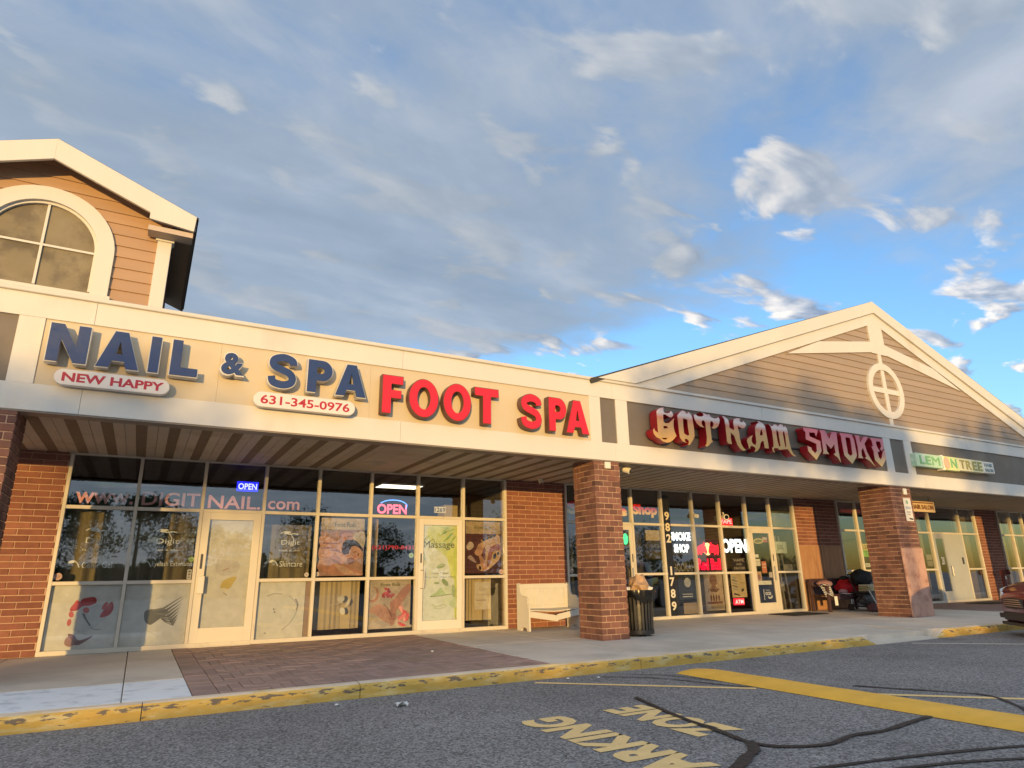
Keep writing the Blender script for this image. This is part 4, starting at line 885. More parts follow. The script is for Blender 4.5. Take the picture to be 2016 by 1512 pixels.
for X, i, row, fx, fz, r, c, lab in ((X1, 0, MIDR, .055, .07, .055, (.66, .42, .38), 'pink round sticker by the brick wall'), (X1, 3, MIDR, .9, .055, .04, (.7, .6, .55), 'pale round sticker left of the massage poster'), (X1, 4, MIDR, .04, .06, .04, (.7, .6, .56), 'pale round sticker on the massage poster corner'), (X1, 7, MIDR, .94, .065, .05, (.68, .45, .42), 'pink round sticker beside the stone massage poster'), (X1, 1, MIDR, .96, .3, .045, (.3, .42, .1), 'lime round sticker above the eyelash print'), (X1, 5, MIDR, .92, .36, .05, (.33, .5, .36), 'mint round sticker by the green massage door'), (X2, 0, MIDR, .1, .06, .05, (.66, .45, .42), 'pink round sticker behind the white bench')):
    a, b = bay(X, i); x = a + (b - a) * fx; z = row[0] + (row[1] - row[0]) * fz
    tag(flat_print('round_sticker', x - r, x + r, z - r, z + r, YD - .004, [('p', ell(.5, .5, .5, .5), c), ('p', ell(.5, .5, .25, .22), tuple(v * .75 for v in c))]), lab, 'sticker')
decal('card_sticker', 'small white card sticker with dark squares beside the salon door', 'sticker', X1, 1, MIDR, [('p', [(.2, .7), (.8, .7), (.8, .9), (.2, .9)], (.15, .15, .15)), ('p', [(.2, .4), (.8, .4), (.8, .6), (.2, .6)], (.25, .2, .15)), ('p', [(.2, .1), (.8, .1), (.8, .3), (.2, .3)], (.3, .3, .28))], back=(.66, .63, .58), sub=(.92, .99, .01, .15), y=YD - .004)
# posters of the foot spa
CR = (.5, .4, .27)
decal('massage_poster', 'foot rub poster of a dark-haired person having a back massage', 'poster', X1, 4, MIDR, [
    ('p', [(0, 0), (1, 0), (1, .76), (0, .76)], (.42, .24, .16)), ('p', [(0, .76), (1, .76), (1, .8), (0, .8)], (.3, .2, .11)),
    poly(SKIN2, (-.02, .56), (0, .68), (.2, .66), (.36, .6), (.5, .55), (.3, .52), (.1, .5)), poly(SKIND, (0, .57), (.2, .57), (.45, .56), (.3, .545), (.1, .55)), blob(SKIN, .58, .69, .17, .1, -8), poly(SKIND, (.44, .66), (.5, .73), (.62, .75), (.72, .73), (.7, .77), (.5, .78), (.42, .72)), blob(SKIND, .66, .68, .07, .012, 0), poly((.5, .42, .3), (.74, .72), (1, .76), (1, .5), (.8, .58)),
    poly(SKIN2, (0, .5), (.15, .52), (.5, .55), (.7, .4), (.62, .25), (.3, .28), (0, .3)), poly(SKIND, (0, .47), (.2, .49), (.38, .47), (.2, .465)), poly(SKIND, (.2, .44), (.4, .45), (.5, .38), (.36, .42)),
    blob(HAIR, .70, .49, .2, .13, -14), blob((.05, .02, .025), .58, .44, .09, .08, 10), blob(SKIN2, .81, .40, .155, .13, 28), poly(HAIR, (.56, .52), (.68, .62), (.84, .59), (.97, .47), (.97, .42), (.88, .49), (.78, .515), (.68, .5)), blob(SKIND, .80, .41, .04, .012, 18), blob(SKIND, .88, .36, .02, .03, 10), poly(SKIND, (.62, .27), (.7, .31), (.8, .28), (.76, .22), (.68, .2)), blob((.5, .12, .1), .80, .32, .035, .012, 10),
    poly(SKIN, (0, .26), (.2, .33), (.36, .34), (.5, .28), (.6, .2), (.78, .12), (.98, .06), (.95, 0), (.4, .02), (0, .1)), *[('l', catmull([(.24 + .02 * k, .3 - .02 * k), (.36 + .02 * k, .27 - .02 * k), (.48 + .01 * k, .225 - .025 * k)], 4), .012, SKIND) for k in range(4)],
    poly((.55, .34, .23), (.34, .19), (.55, .17), (.8, .06), (.96, .02), (.6, .02)), ('t', 'Foot Rub', .3, .78, .845, .93, (.16, .16, .04), .01)], back=CR, sub=(.06, .93, .03, .97), mat=PHOTO)
decal('foot_rub_poster', 'foot rub poster of hands holding a foot with red flowers', 'poster', X1, 5, LOW, [
    poly((.6, .5, .4), (0, .02), (.3, .3), (.9, .1), (1, 0), (0, 0)), poly(SKIN2, (0, .36), (.2, .5), (.36, .46), (.5, .36), (.6, .2), (.5, .1), (.36, .16), (.16, .3)), poly(SKIN, (.5, .5), (.62, .62), (.78, .8), (.96, .92), (1, .8), (.86, .6), (.7, .4), (.6, .3)), blob(SKIN, .1, .7, .14, .16, 0), blob((.55, .45, .36), .08, .72, .1, .13),
    poly(SKIN, (.52, .42), (.6, .46), (.66, .3), (.62, .1), (.54, .05), (.5, .2)), *[blob((.6, .35, .25) if k % 2 else (.52, .27, .18), .24 + .055 * k, .3 - .02 * k, .045, .035, 30) for k in range(4)], *[('l', catmull([(.36 + .03 * k, .5 - .03 * k), (.46 + .025 * k, .4 - .03 * k), (.5 + .02 * k, .3 - .03 * k)], 3), .012, SKIND) for k in range(4)],
    *[blob(((.42, .04, .05), (.58, .11, .1), (.5, .07, .06), (.3, .02, .03))[k % 4], .43 + .13 * math.cos(k * 2.4) * (k % 7) / 6, .71 + .11 * math.sin(k * 2.4) * (k % 7) / 6, .05, .028, 57 * k) for k in range(15)],
    *[blob(((.6, .2, .19), (.52, .1, .11), (.66, .3, .27), (.45, .07, .08))[k % 4], .83 + .14 * math.cos(k * 2.4) * (k % 8) / 7, .25 + .19 * math.sin(k * 2.4) * (k % 8) / 7, .08, .03, 47 * k) for k in range(17)],
    ('t', 'Foot Rub', .26, .72, .87, .94, (.14, .13, .04), .01)], back=(.5, .41, .3), sub=(.02, .93, .07, .99), mat=PHOTO)
decal('stone_massage_poster', 'foot rub poster of a person with dark hot stones on the back', 'poster', X1, 7, MIDR, [
    ('p', [(0, 0), (1, 0), (1, .76), (0, .76)], (.09, .03, .025)), poly((.55, .36, .2), (.4, .6), (.5, .66), (.75, .74), (.95, .74), (1, .55), (.98, .3), (.8, .16), (.6, .06), (.4, .05), (.3, .16), (.45, .2), (.52, .35)), poly((.3, .1, .05), (.62, .3), (.7, .5), (.95, .56), (1, .45), (.8, .42), (.7, .22), (.6, .1)),
    blob((.5, .28, .18), .36, .45, .13, .12, 10), poly((.12, .04, .03), (.22, .4), (.24, .58), (.36, .66), (.46, .6), (.36, .56), (.3, .46)), poly((.5, .4, .32), (.02, .5), (.1, .6), (.2, .58), (.22, .5), (.1, .44)), poly((.2, .07, .05), (.48, .42), (.54, .5), (.56, .3), (.52, .24)), poly((.5, .26, .15), (.38, .36), (.5, .28), (.6, .1), (.5, .06), (.4, .24)),
    *[blob((.02, .015, .02), .52 + .1 * k, .645 + .03 * k, .05, .026, 15) for k in range(4)], blob((.02, .015, .02), .82, .33, .06, .04, 60), blob((.02, .015, .02), .92, .38, .03, .03), blob((.03, .015, .02), .4, .1, .035, .04), poly((.4, .3, .28), (.05, .3), (.15, .34), (.3, .2), (.16, .24)),
    ('t', 'Foot Rub', .24, .72, .85, .92, (.2, .19, .05), .01)], back=(.46, .35, .22), sub=(.05, .93, .04, .98), mat=PHOTO)
# green print on the foot spa door
GR1, GR2 = (.22, .36, .08), (.4, .52, .2)
leafs = [('p', [(x, y), (x + dx * .35 - dy * .05, y + dy * .35 + dx * .05), (x + dx, y + dy), (x + dx * .35 + dy * .05, y + dy * .35 - dx * .05)], c) for x, y, dx, dy, c in
         ((.75, .95, -.25, -.06, GR1), (.8, .97, -.3, .01, GR2), (.9, .93, -.28, -.1, GR1), (.95, .96, -.3, -.02, GR2), (.85, .9, -.3, -.09, (.3, .44, .14)), (.98, .9, -.24, -.12, GR1), (.7, .98, -.2, -.1, GR2), (.9, .86, -.2, -.14, (.42, .54, .24)), (.02, .82, .14, .07, GR1), (.05, .76, .2, .1, GR2), (.02, .74, .1, -.12, (.06, .2, .05)), (0, .7, .12, -.1, (.1, .26, .06)), (.1, .84, .12, .06, GR2))]
decal('bamboo_spa_decal', 'green and white door print of bamboo, pebbles and the word Massage', 'window decal', X1, 6, (.41, 2.235), [
    poly((.58, .64, .28), (.2, .98), (1, 1), (1, .5), (.9, .48), (.78, .62), (.5, .72), (.25, .8)), poly((.62, .66, .2), (.72, .72), (1, .76), (1, .46), (.86, .44), (.78, .56)), poly((.5, .6, .16), (.9, .7), (1, .72), (1, .02), (.94, .1), (.93, .4)), *leafs,
    ('t', 'Massage', .04, .92, .735, .83, (.12, .14, .1)), ('l', catmull([(.06, .76), (.3, .85), (.34, .8), (.22, .76)], 5), .008, (.15, .17, .12)),
    blob((.42, .5, .36), .54, .565, .13, .022, 4), blob((.3, .38, .22), .52, .55, .11, .01, 4), ('t', 'Open 7 Days', .28, .76, .475, .497, (.16, .17, .15)), ('t', 'Mon.-Sun. 10am-10pm', .08, .96, .435, .457, (.16, .17, .15)),
    blob((.34, .42, .26), .42, .385, .08, .012, 0), blob((.28, .36, .2), .66, .39, .1, .03, -15), poly((.42, .54, .3), (.24, .25), (.5, .26), (.7, .27), (.6, .31), (.54, .34), (.42, .29)), ('l', [(.24, .245), (.5, .25), (.9, .27)], .012, (.2, .28, .12)), blob((.6, .66, .5), .75, .31, .12, .045), blob((.62, .68, .55), .72, .2, .14, .05), blob((.36, .46, .26), .9, .3, .05, .07, 20),
    ('l', catmull([(.28, .17), (.42, .14), (.6, .16), (.72, .14)], 5), .018, (.48, .56, .42)), ('l', catmull([(.34, .13), (.5, .12), (.66, .13)], 5), .01, (.44, .52, .36)), ('l', catmull([(.3, .04), (.42, .03)], 3), .012, (.5, .56, .46)), poly((.5, .6, .4), (.78, .17), (.96, .24), (.98, .12), (.84, .14))], back=(.66, .7, .66), sub=(.095, .905, 0, 1))
decal('street_number_decal', 'small white plaque with street number 1269 above the green door', 'window decal', X1, 6, TOP, [('t', '1269', .04, .96, .12, .88, (.03, .03, .03), .02)], back=(.74, .72, .68), sub=(.36, .63, .1, .25))
decal('phone_decal', 'red window lettering (631) 790-8431 on dark glass', 'window decal', X1, 5, MIDR, [('t', '(631)790-8431', 0, 1, 0, 1, (.55, .02, .03), .02)], sub=(.04, .97, .44, .53))
decal('leaf_decal', 'small pale leaf decal over the beige curtain', 'window decal', X1, 4, LOW, [poly((.5, .46, .36), (.46, .66), (.56, .72), (.6, .64), (.52, .58)), poly((.6, .56, .46), (.62, .5), (.7, .58), (.68, .66), (.64, .56)), blob((.62, .58, .5), .57, .43, .05, .07, 20), ('l', [(.32, .54), (.5, .57)], .008, (.5, .46, .36))])
decal('paper_notice', 'cream paper notice lettered Gift Certificate Available on the curtain', 'notice', X1, 7, LOW, [('t', 'Gift', .3, .7, .68, .8, (.3, .26, .18)), ('t', 'Certificate', .12, .9, .5, .58, (.3, .26, .18)), ('t', 'Available', .08, .72, .3, .38, (.16, .13, .09))], back=(.5, .43, .32), sub=(.27, .67, .35, .92))
# neon and LED signs
def neon(name, label, x0, x1, z0, z1, y, shapes, back=None, mat=None): return tag(flat_print(name, x0, x1, z0, z1, y, shapes, mat or NEON, back=back, step=.004, thick=.03), label, 'neon sign')
YN = YG + .11
a, b = bay(X1, 5)
neon('open_neon_sign', 'glowing pink OPEN neon under a blue arc above the red phone number', a + .1, a + .74, 2.42, 2.74, YN, [('t', 'OPEN', .02, .98, .06, .66, (1, .12, .2), .03), ('l', catmull([(.12, .7), (.3, .86), (.55, .92), (.8, .86), (.97, .66), (.95, .4)], 6), .022, (.1, .3, 1))])
a, b = bay(X1, 2)
neon('blue_led_sign', 'small glowing blue LED sign above the white salon door', a + .5, a + .86, 2.76, 2.93, YN, [('t', 'OPEN', .06, .94, .18, .82, (.55, .6, 1), .02)], back=(.01, .02, 1.2))
SMK = [('red', (.62, .02, .02)), ('yel', (.75, .5, .12))]
def two_tone(X, i, txt, sub, label):
    decal('window_lettering', label, 'window decal', X, i, TOP, [('t', txt, .03, 1.0, -.03, .95, (.02, .015, .015), .05), ('t', txt, 0, .96, .03, 1.0, ((.85, .58, .14), (.72, .015, .02)), .055)], sub=sub)
two_tone(X2, 0, 'Sm', (.04, .96, .18, .56), 'red and yellow window lettering Sm behind the brick pillar')
two_tone(X2, 1, 'oke', (.04, .96, .18, .50), 'red and yellow window lettering oke above the shop door')
two_tone(X2, 2, 'Shop', (.05, .96, .16, .56), 'red and yellow window lettering Shop')
a, b = bay(X2, 3)
strip_sh = [('t', ch, .15, .85, .955 - .125 * k - .085, .955 - .125 * k, (.68, .6, .42), .03) for k, ch in enumerate('982') ] + [('t', ch, .15, .85, .52 - .165 * k - .11, .52 - .165 * k, (.66, .62, .52), .03) for k, ch in enumerate('789')]
tag(flat_print('phone_strip_decal', a + .0, a + .2, .25, 3.1, YG - .004, [('t', ch, .36 if ch == '1' else .12, .64 if ch == '1' else .88, z - .072, z, (.66, .56, .36) if z > .7 else (.64, .6, .5), .03) for ch, z in (('9', .86), ('8', .765), ('2', .67), ('1', .40), ('7', .31), ('8', .215), ('9', .115))], back=(.012, .012, .012)), 'black vertical strip with pale phone digits on the shop mullion', 'window decal')
neon('smoke_shop_neon', 'glowing white SMOKE SHOP neon in the window beside the phone strip', a + .24, a + .94, 1.72, 2.22, YN, [('t', 'SMOKE', 0, 1, .58, 1, (.85, .95, 1), .05), ('t', 'SHOP', .15, .88, 0, .42, (.85, .95, 1), .05)])
decal('hookah_decal', 'dull gold window lettering HOOKAH below the white neon', 'window decal', X2, 3, MIDR, [('t', 'HOOKAH', 0, 1, 0, 1, (.26, .22, .15), .0)], sub=(.26, .99, .02, .2))
a, b = bay(X2, 4)
neon('bulls_neon_sign', 'red neon emblem of two charging bulls before a yellow disc', a + .04, b - .04, 1.26, 2.05, YN, [
    ('p', ell(.5, .7, .17, .2), (1, .75, .3)),
    ('p', [(.02, .62), (.1, .78), (.3, .86), (.44, .78), (.48, .6), (.42, .52), (.36, .6), (.26, .58), (.22, .5), (.14, .56), (.1, .5)], (.9, .01, .03)), ('p', [(.98, .62), (.96, .86), (.88, .8), (.7, .86), (.56, .78), (.52, .6), (.58, .52), (.64, .6), (.74, .58), (.78, .5), (.86, .56), (.92, .5)], (.9, .01, .03)),
    ('p', [(.3, .84), (.36, .93), (.44, .8)], (.9, .01, .03)), ('p', [(.7, .84), (.64, .93), (.56, .8)], (.9, .01, .03)), ('t', 'Red Bull', .02, .98, .04, .4, (.85, .0, .03), .04)], back=(.02, .004, .005))
a, b = bay(X2, 5)
neon('white_open_neon', 'glowing white OPEN neon beside the shop door', a + .02, b - .0, 1.72, 2.08, YN, [('t', 'OPEN', 0, 1, 0, 1, (.8, .93, 1), .05)])
neon('red_led_sign', 'small red LED sign under the window camera', a + .0, a + .5, 2.43, 2.62, YN, [('t', 'VAPE', .06, .94, .2, .8, (1, .4, .35), .02)], back=(.9, .02, .03))
neon('low_red_led_sign', 'small red LED sign at the foot of the cigar poster window', a + .25, a + .62, .42, .58, YN, [('t', 'ATM', .1, .9, .2, .8, (1, .5, .45), .02)], back=(.8, .02, .04))
decal('price_board', 'small dark board with pale lettering beneath the OPEN neon', 'notice', X2, 5, MIDR, [('t', 'VAPE', .1, .9, .7, .9, (.5, .42, .3)), ('t', 'AND', .3, .7, .42, .58, (.5, .42, .3)), ('t', 'KRATOM', .1, .9, .1, .3, (.5, .42, .3))], back=(.03, .025, .02), sub=(.32, .85, .02, .32))
decal('hookah_poster', 'beige poster of a dark hookah print in the bottom window', 'poster', X2, 4, LOW, [poly((.2, .11, .07), (.36, .96), (.5, .99), (.66, .95), (.7, .78), (.6, .66), (.72, .56), (.5, .5), (.3, .56), (.4, .68), (.3, .8)), ('l', [(.2, .5), (.22, .6), (.4, .5), (.42, .6), (.6, .5), (.78, .6)], .03, (.06, .03, .025)), *[blob((.1, .05, .04), .3 + .14 * k, .34, .05, .09) for k in range(4)], ('p', [(.1, .18), (.9, .18), (.9, .24), (.1, .24)], (.12, .05, .04)), ('p', [(.03, .02), (.97, .02), (.97, .14), (.03, .14)], (.26, .22, .17)), ('t', 'HOOKAH', .2, .8, .05, .1, (.1, .08, .06))], back=(.42, .32, .22), sub=(.22, .93, .08, 1), mat=PHOTO)
decal('cigar_poster', 'yellowish poster of cigars and lighters beside the shop door', 'poster', X2, 5, LOW, [*[('p', [(.05, .9 - .12 * k), (.4, .82 - .12 * k), (.42, .76 - .12 * k), (.06, .84 - .12 * k)], (.16, .17, .17) if k % 2 else (.34, .33, .3)) for k in range(5)], ('p', [(.1, .12), (.5, .06), (.5, .1), (.12, .2)], (.05, .04, .03)), ('p', [(.62, .22), (.8, .26), (.78, .38), (.64, .34)], (.05, .04, .03)), ('p', [(.6, .6), (.9, .58), (.9, .61), (.6, .63)], (.3, .2, .08))], back=(.58, .45, .25), sub=(.2, .78, .38, 1), mat=PHOTO)
# stickers on the smoke shop door
da, db = X2[6] + .15, X2[7] - .15
def dsticker(name, label, x0, x1, z0, z1, shapes, back, cat='sticker'): tag(flat_print(name, da + (db - da) * x0, da + (db - da) * x1, z0, z1, YG + .052, shapes, back=back), label, cat)
def paper(name, label, fx0, fx1, z0, z1, c, shapes=(), cat='sticker'): dsticker(name, label, fx0, fx1, z0, z1, list(shapes), c, cat)
tag(flat_print('oval_sticker', da + .04, da + .44, 1.94, 2.12, YG + .052, [('p', ell(.5, .5, .5, .4, 12), (.5, .4, .18)), ('p', ell(.5, .5, .38, .24, 12), (.16, .13, .07))]), 'yellow oval sticker on the smoke shop door', 'sticker')
paper('red_sticker', 'small red and blue sticker at the top of the shop door', .62, .92, 2.0, 2.14, (.4, .08, .08), [('p', [(.1, .5), (.9, .5), (.9, .9), (.1, .9)], (.4, .42, .5))])
paper('white_notice', 'white notice on the hinge side of the smoke shop door', .03, .34, 1.38, 1.56, (.62, .58, .52), [('p', [(.1, .6), (.9, .6), (.9, .68), (.1, .68)], (.3, .28, .25))]); paper('white_label', 'narrow white label above the door notice', .03, .28, 1.6, 1.68, (.66, .64, .6))
paper('orange_notice', 'orange notice at the middle of the smoke shop door', .4, .68, 1.2, 1.5, (.6, .2, .1), [('p', [(.1, .42), (.9, .42), (.9, .54), (.1, .54)], (.66, .5, .42)), ('p', [(.1, .7), (.9, .7), (.9, .8), (.1, .8)], (.66, .5, .42))])
paper('photo_notice', 'tan photo notice low on the smoke shop door', .02, .32, 1.0, 1.24, (.5, .33, .22), [('p', ell(.5, .4, .3, .3), (.3, .14, .08))]); paper('push_bar_label', 'long cream label across the smoke shop door', .04, .86, .9, 1.0, (.66, .63, .5), [('t', 'PULL', .4, .6, .3, .7, (.3, .3, .25))]); paper('pale_card', 'pale violet card near the door pull', .78, .98, 1.08, 1.22, (.5, .45, .46))
tag(flat_print('rolling_paper_sticker', da + .2, da + .56, .5, .8, YG + .052, [('t', 'OCB', .2, .8, .45, .72, (.7, .68, .64), .05), ('l', catmull([(.45, .32), (.6, .2), (.8, .24), (.92, .4)], 5), .04, (.68, .66, .6)), ('p', [(.02, .05), (.1, .05), (.1, .95), (.02, .95)], (.5, .5, .48)), ('p', [(.3, .82), (.7, .82), (.7, .9), (.3, .9)], (.3, .3, .3))], back=(.012, .012, .014)), 'black sticker with white letters OCB low on the shop door', 'sticker')
decal('grey_window_sign', 'pale grey card sign with dark letters right of the shop door', 'notice', X2, 7, MIDR, [('t', 'JUUL', .25, .75, .2, .75, (.06, .07, .05), .03)], back=(.4, .42, .34), sub=(.04, .6, .42, .7)); decal('green_blind', 'faded olive paper in the window above the card sign', 'notice', X2, 7, TOP, [('p', [(.1, .05), (.8, .05), (.8, .9), (.1, .9)], (.2, .2, .1))], back=(.13, .14, .07), sub=(.05, .95, .02, .55))
decal('small_flyer', 'small dark flyer low in the window with leaning poles', 'notice', X2, 7, LOW, [('p', [(.2, .5), (.8, .5), (.8, .8), (.2, .8)], (.3, .28, .25))], back=(.16, .15, .14), sub=(.1, .3, .5, .75)); decal('grey_flyer', 'grey flyer above the leaning poles', 'notice', X2, 7, MIDR, [], back=(.24, .21, .17), sub=(.35, .75, .02, .16))
decal('beige_poster_back', 'plain beige sheet taped in the window beside the bin', 'notice', X2, 2, MIDR, [], back=(.4, .32, .2), sub=(.45, .95, .68, .9))
decal('brown_sheet', 'brown paper sheet low in the window by the phone strip', 'notice', X2, 3, LOW, [], back=(.24, .18, .11), sub=(.5, .98, .03, .3)); decal('model_poster', 'dark photo poster low in the window by the phone strip', 'poster', X2, 3, LOW, [blob((.4, .4, .38), .55, .7, .2, .2), ('p', [(.2, .1), (.8, .1), (.8, .14), (.2, .14)], (.5, .5, .5)), ('p', [(.2, .2), (.8, .2), (.8, .24), (.2, .24)], (.4, .4, .4))], back=(.03, .032, .035), sub=(.38, .95, .38, .98), mat=PHOTO)
neon('green_neon_disc', 'small glowing green disc in the shop door behind the pillar', 9.98, 10.14, 1.9, 2.16, YN, [('p', ell(.5, .5, .5, .5), (.05, .8, .25))])
# right-hand shop: dark red header, small coloured lettering, brown blinds
for i in range(5): decal('red_header_film', 'dark red film band along the top of window %s from the plywood wall' % ('one', 'two', 'three', 'four', 'five')[i], 'window film', X3, i, TOP, [], back=(.11, .006, .016), sub=(0, 1, .62, 1))
decal('lemon_window_decal', 'yellow and green window lettering behind the wide pillar', 'window decal', X3, 1, MIDR, [('p', [(0, .5), (1, .5), (1, 1), (0, 1)], (.55, .45, .1)), ('p', [(0, 0), (1, 0), (1, .48), (0, .48)], (.2, .5, .08)), ('t', 'LEMON', .05, .95, .58, .92, (.25, .12, .02), .03), ('t', 'TREE', .1, .9, .08, .42, (.06, .2, .02), .03)], sub=(.1, .98, .34, .68)); decal('white_lettering_strip', 'white strip of lettering under the yellow and green window letters', 'window decal', X3, 1, MIDR, [('t', 'HAIR SALON', .05, .95, .2, .8, (.2, .2, .2))], back=(.6, .6, .58), sub=(.15, 1, .07, .17)); decal('white_card', 'white card hung by the window edge next to the plywood', 'notice', X3, 0, MIDR, [], back=(.5, .52, .46), sub=(.0, .16, .05, .42))
BLIND = material('brown_blind', (.13, .095, .055), .8, var=.12, vscale=2)
for X, i, lab in ((X3, 4, 'left of the grey steel door'), (X3, 6, 'right of the grey steel door'), (X4, 0, 'beside the far brick wall'), (X4, 1, 'second window past the far brick wall')):
    a, b = bay(X, i); tag(MB().grid(lambda u, v: (a + (b - a) * u, YG + .3 + .02 * math.sin(u * 40), .22 + 3.0 * v), 40, 1).obj('window_blind', BLIND, fix=False), 'brown fabric blind in the window ' + lab, 'blind')
decal('hours_sign', 'dark opening-hours board left of the grey steel door', 'notice', X3, 4, MIDR, [('p', [(.1, .55), (.9, .55), (.9, .92), (.1, .92)], (.25, .22, .2)), ('p', [(.1, .08), (.9, .08), (.9, .45), (.1, .45)], (.2, .18, .17))], back=(.06, .055, .055), sub=(.55, .95, .05, .42))
tag(flat_print('door_number', X3[5] + .3, X3[5] + .5, 1.32, 1.82, YG + .028, [('t', '?', .1, .9, .75, .95, (.5, .5, .5)), ('t', '281', .1, .95, .1, .6, (.7, .72, .7), .03)][1:]), 'white number on the dark glass of the grey door', 'sticker')
# curtains
CURT = material('beige_curtain', (.42, .34, .22), .9, var=.08, vscale=4); CURTD = material('olive_curtain', (.17, .14, .085), .9, var=.1, vscale=4)
def curtain(label, x0, x1, z0, z1, m, y=YG + .34, k=26., amp=.035):
    n = int((x1 - x0) * 40)
    ph = random.random() * 6
    return tag(MB().grid(lambda u, v: (x0 + (x1 - x0) * u, y + amp * math.sin(ph + (x1 - x0) * u * k + .8 * math.sin(u * 9)) + .01 * math.sin(u * 61), z0 + (z1 - z0) * v), n, 2).obj('curtain', m, smooth=True, fix=False), label, 'curtain')
curtain('olive curtain behind the salon logo windows', -1.12, .78, 1.1, 2.36, CURTD); curtain('olive curtain behind the Skincare window', 1.86, 2.76, 1.1, 2.2, CURTD); curtain('beige pleated curtain below the massage poster', 2.82, 3.74, .33, 1.2, CURT, k=13); curtain('narrow beige curtain beside the red phone number', 3.8, 4.06, .3, 2.36, CURT); curtain('beige curtain behind the gift notice', 5.82, 6.56, .36, 1.2, CURT, k=18)
# leaning boards inside the smoke shop
WOODP = material('grey_board', (.22, .2, .18), .8, var=.1)
for k, (x, t_) in enumerate(((15.5, .02), (15.62, .05), (15.85, .09))): tag(MB().box(-.025, .025, -.012, .012, 0, 2.0, mat4=Matrix.Translation((x, YG + .3, ZS + .01)) @ Matrix.Rotation(-t_, 4, 'Y')).obj('leaning_board', WOODP), ('grey board leaning inside the window by the shop door', 'grey board leaning beside another in the shop window', 'tilted grey board leaning by the plywood-side window edge')[k], 'board')
# a lit ceiling panel seen through the transom of the foot spa
LAMP = material('lit_panel', (.8, .8, .78), .5, emis=(1, .9, .72), estr=.7)
c0 = onZ(790, 968, 3.19); c1 = onZ(838, 958, 3.19)
lp = thing('ceiling_light', 'lit rectangular ceiling panel inside the foot spa', 'ceiling light', (4.9, 14.3, 3.18)); keep(MB().box(4.35, 5.35, 13.6, 14.2, 3.175, 3.215).obj('housing', WHITE, bevel=.004), lp); keep(MB().box(4.39, 5.31, 13.64, 14.16, 3.168, 3.1745).obj('diffuser', LAMP), lp)
# cream shelving seen inside the foot spa
tag(MB().box(6.25, 6.6, 14.6, 15.0, ZS, 2.9).box(5.85, 6.2, 15.2, 15.5, ZS, 2.6).obj('tall_cabinet', material('cream_cabinet', (.4, .32, .18), .7, var=.1)), 'tall cream cabinet standing inside the foot spa', 'cabinet')
# ------------------------------------------------------------------ things on the walk
BENCHW = material('bench_white_paint', (.6, .57, .5), .5, var=.05, vscale=4, second=(.48, .44, .36), sfac=(.58, .74), sscale=3, bump=.06)
def white_bench():
    b = thing('white_bench', 'white wooden bench with broken front rail against the brick wall', 'bench', (7.4, 11.85, sz(11.85)))
    z0 = sz(11.85); x0, x1 = 6.80, 8.04
    prof = [(12.09, 0), (12.09, .90), (12.0, .905), (11.965, .88), (11.955, .80), (11.94, .72), (11.90, .665), (11.83, .65), (11.77, .655), (11.70, .63), (11.66, .58), (11.655, .52), (11.63, .50), (11.61, .44), (11.60, 0), (11.69, 0), (11.70, .035), (11.74, .06), (11.80, .07), (11.86, .06), (11.90, .035), (11.91, 0)]
    for xa, xb in ((x0, x0 + .035), (x1 - .035, x1)):
        keep(MB().prismx([(y, z0 + z) for y, z in prof], xa, xb).obj('end_panel', BENCHW, bevel=.003), b)
    bk = keep(MB().box(x0 + .035, x1 - .035, 12.03, 12.05, z0 + .40, z0 + .88).obj('backrest', BENCHW), b)
    for a, c in ((x0 + .035, x0 + .13), (x1 - .13, x1 - .035)): MB().box(a, c, 12.01, 12.03, z0 + .40, z0 + .88).obj('stile', BENCHW, bk, bevel=.003)
    for za, zb in ((.79, .885), (.40, .46)): MB().box(x0 + .13, x1 - .13, 12.011, 12.03, z0 + za, z0 + zb).obj('rail', BENCHW, bk, bevel=.003)
    n = 4; wdt = (x1 - x0 - .26) / n
    for k in range(n): MB().box(x0 + .13 + k * wdt + .012, x0 + .13 + (k + 1) * wdt - .012, 12.017, 12.032, z0 + .46, z0 + .79).obj('back_panel', BENCHW, bk, bevel=.004)
    keep(MB().add([(x0 + .035, 11.63, z0 + .40), (7.42, 11.63, z0 + .365), (x1 - .035, 11.63, z0 + .405), (x0 + .035, 12.02, z0 + .41), (7.42, 12.02, z0 + .40), (x1 - .035, 12.02, z0 + .41), (x0 + .035, 11.63, z0 + .38), (7.42, 11.63, z0 + .345), (x1 - .035, 11.63, z0 + .385), (x0 + .035, 12.02, z0 + .39), (7.42, 12.02, z0 + .38), (x1 - .035, 12.02, z0 + .39)],
        [(0, 1, 4, 3), (1, 2, 5, 4), (6, 9, 10, 7), (7, 10, 11, 8), (0, 6, 7, 1), (1, 7, 8, 2), (3, 4, 10, 9), (4, 5, 11, 10), (0, 3, 9, 6), (2, 8, 11, 5)]).obj('seat', BENCHW), b)
    keep(MB().box(0, .66, 0, .022, -.115, 0, mat4=Matrix.Translation((x0 + .036, 11.602, z0 + .375)) @ Matrix.Rotation(.155, 4, 'Y')).obj('broken_rail', BENCHW, bevel=.003), b)
    keep(MB().box(-.56, 0, 0, .022, -.115, 0, mat4=Matrix.Translation((x1 - .036, 11.60, z0 + .385)) @ Matrix.Rotation(-.155, 4, 'Y')).obj('broken_rail', BENCHW, bevel=.003), b)
white_bench()
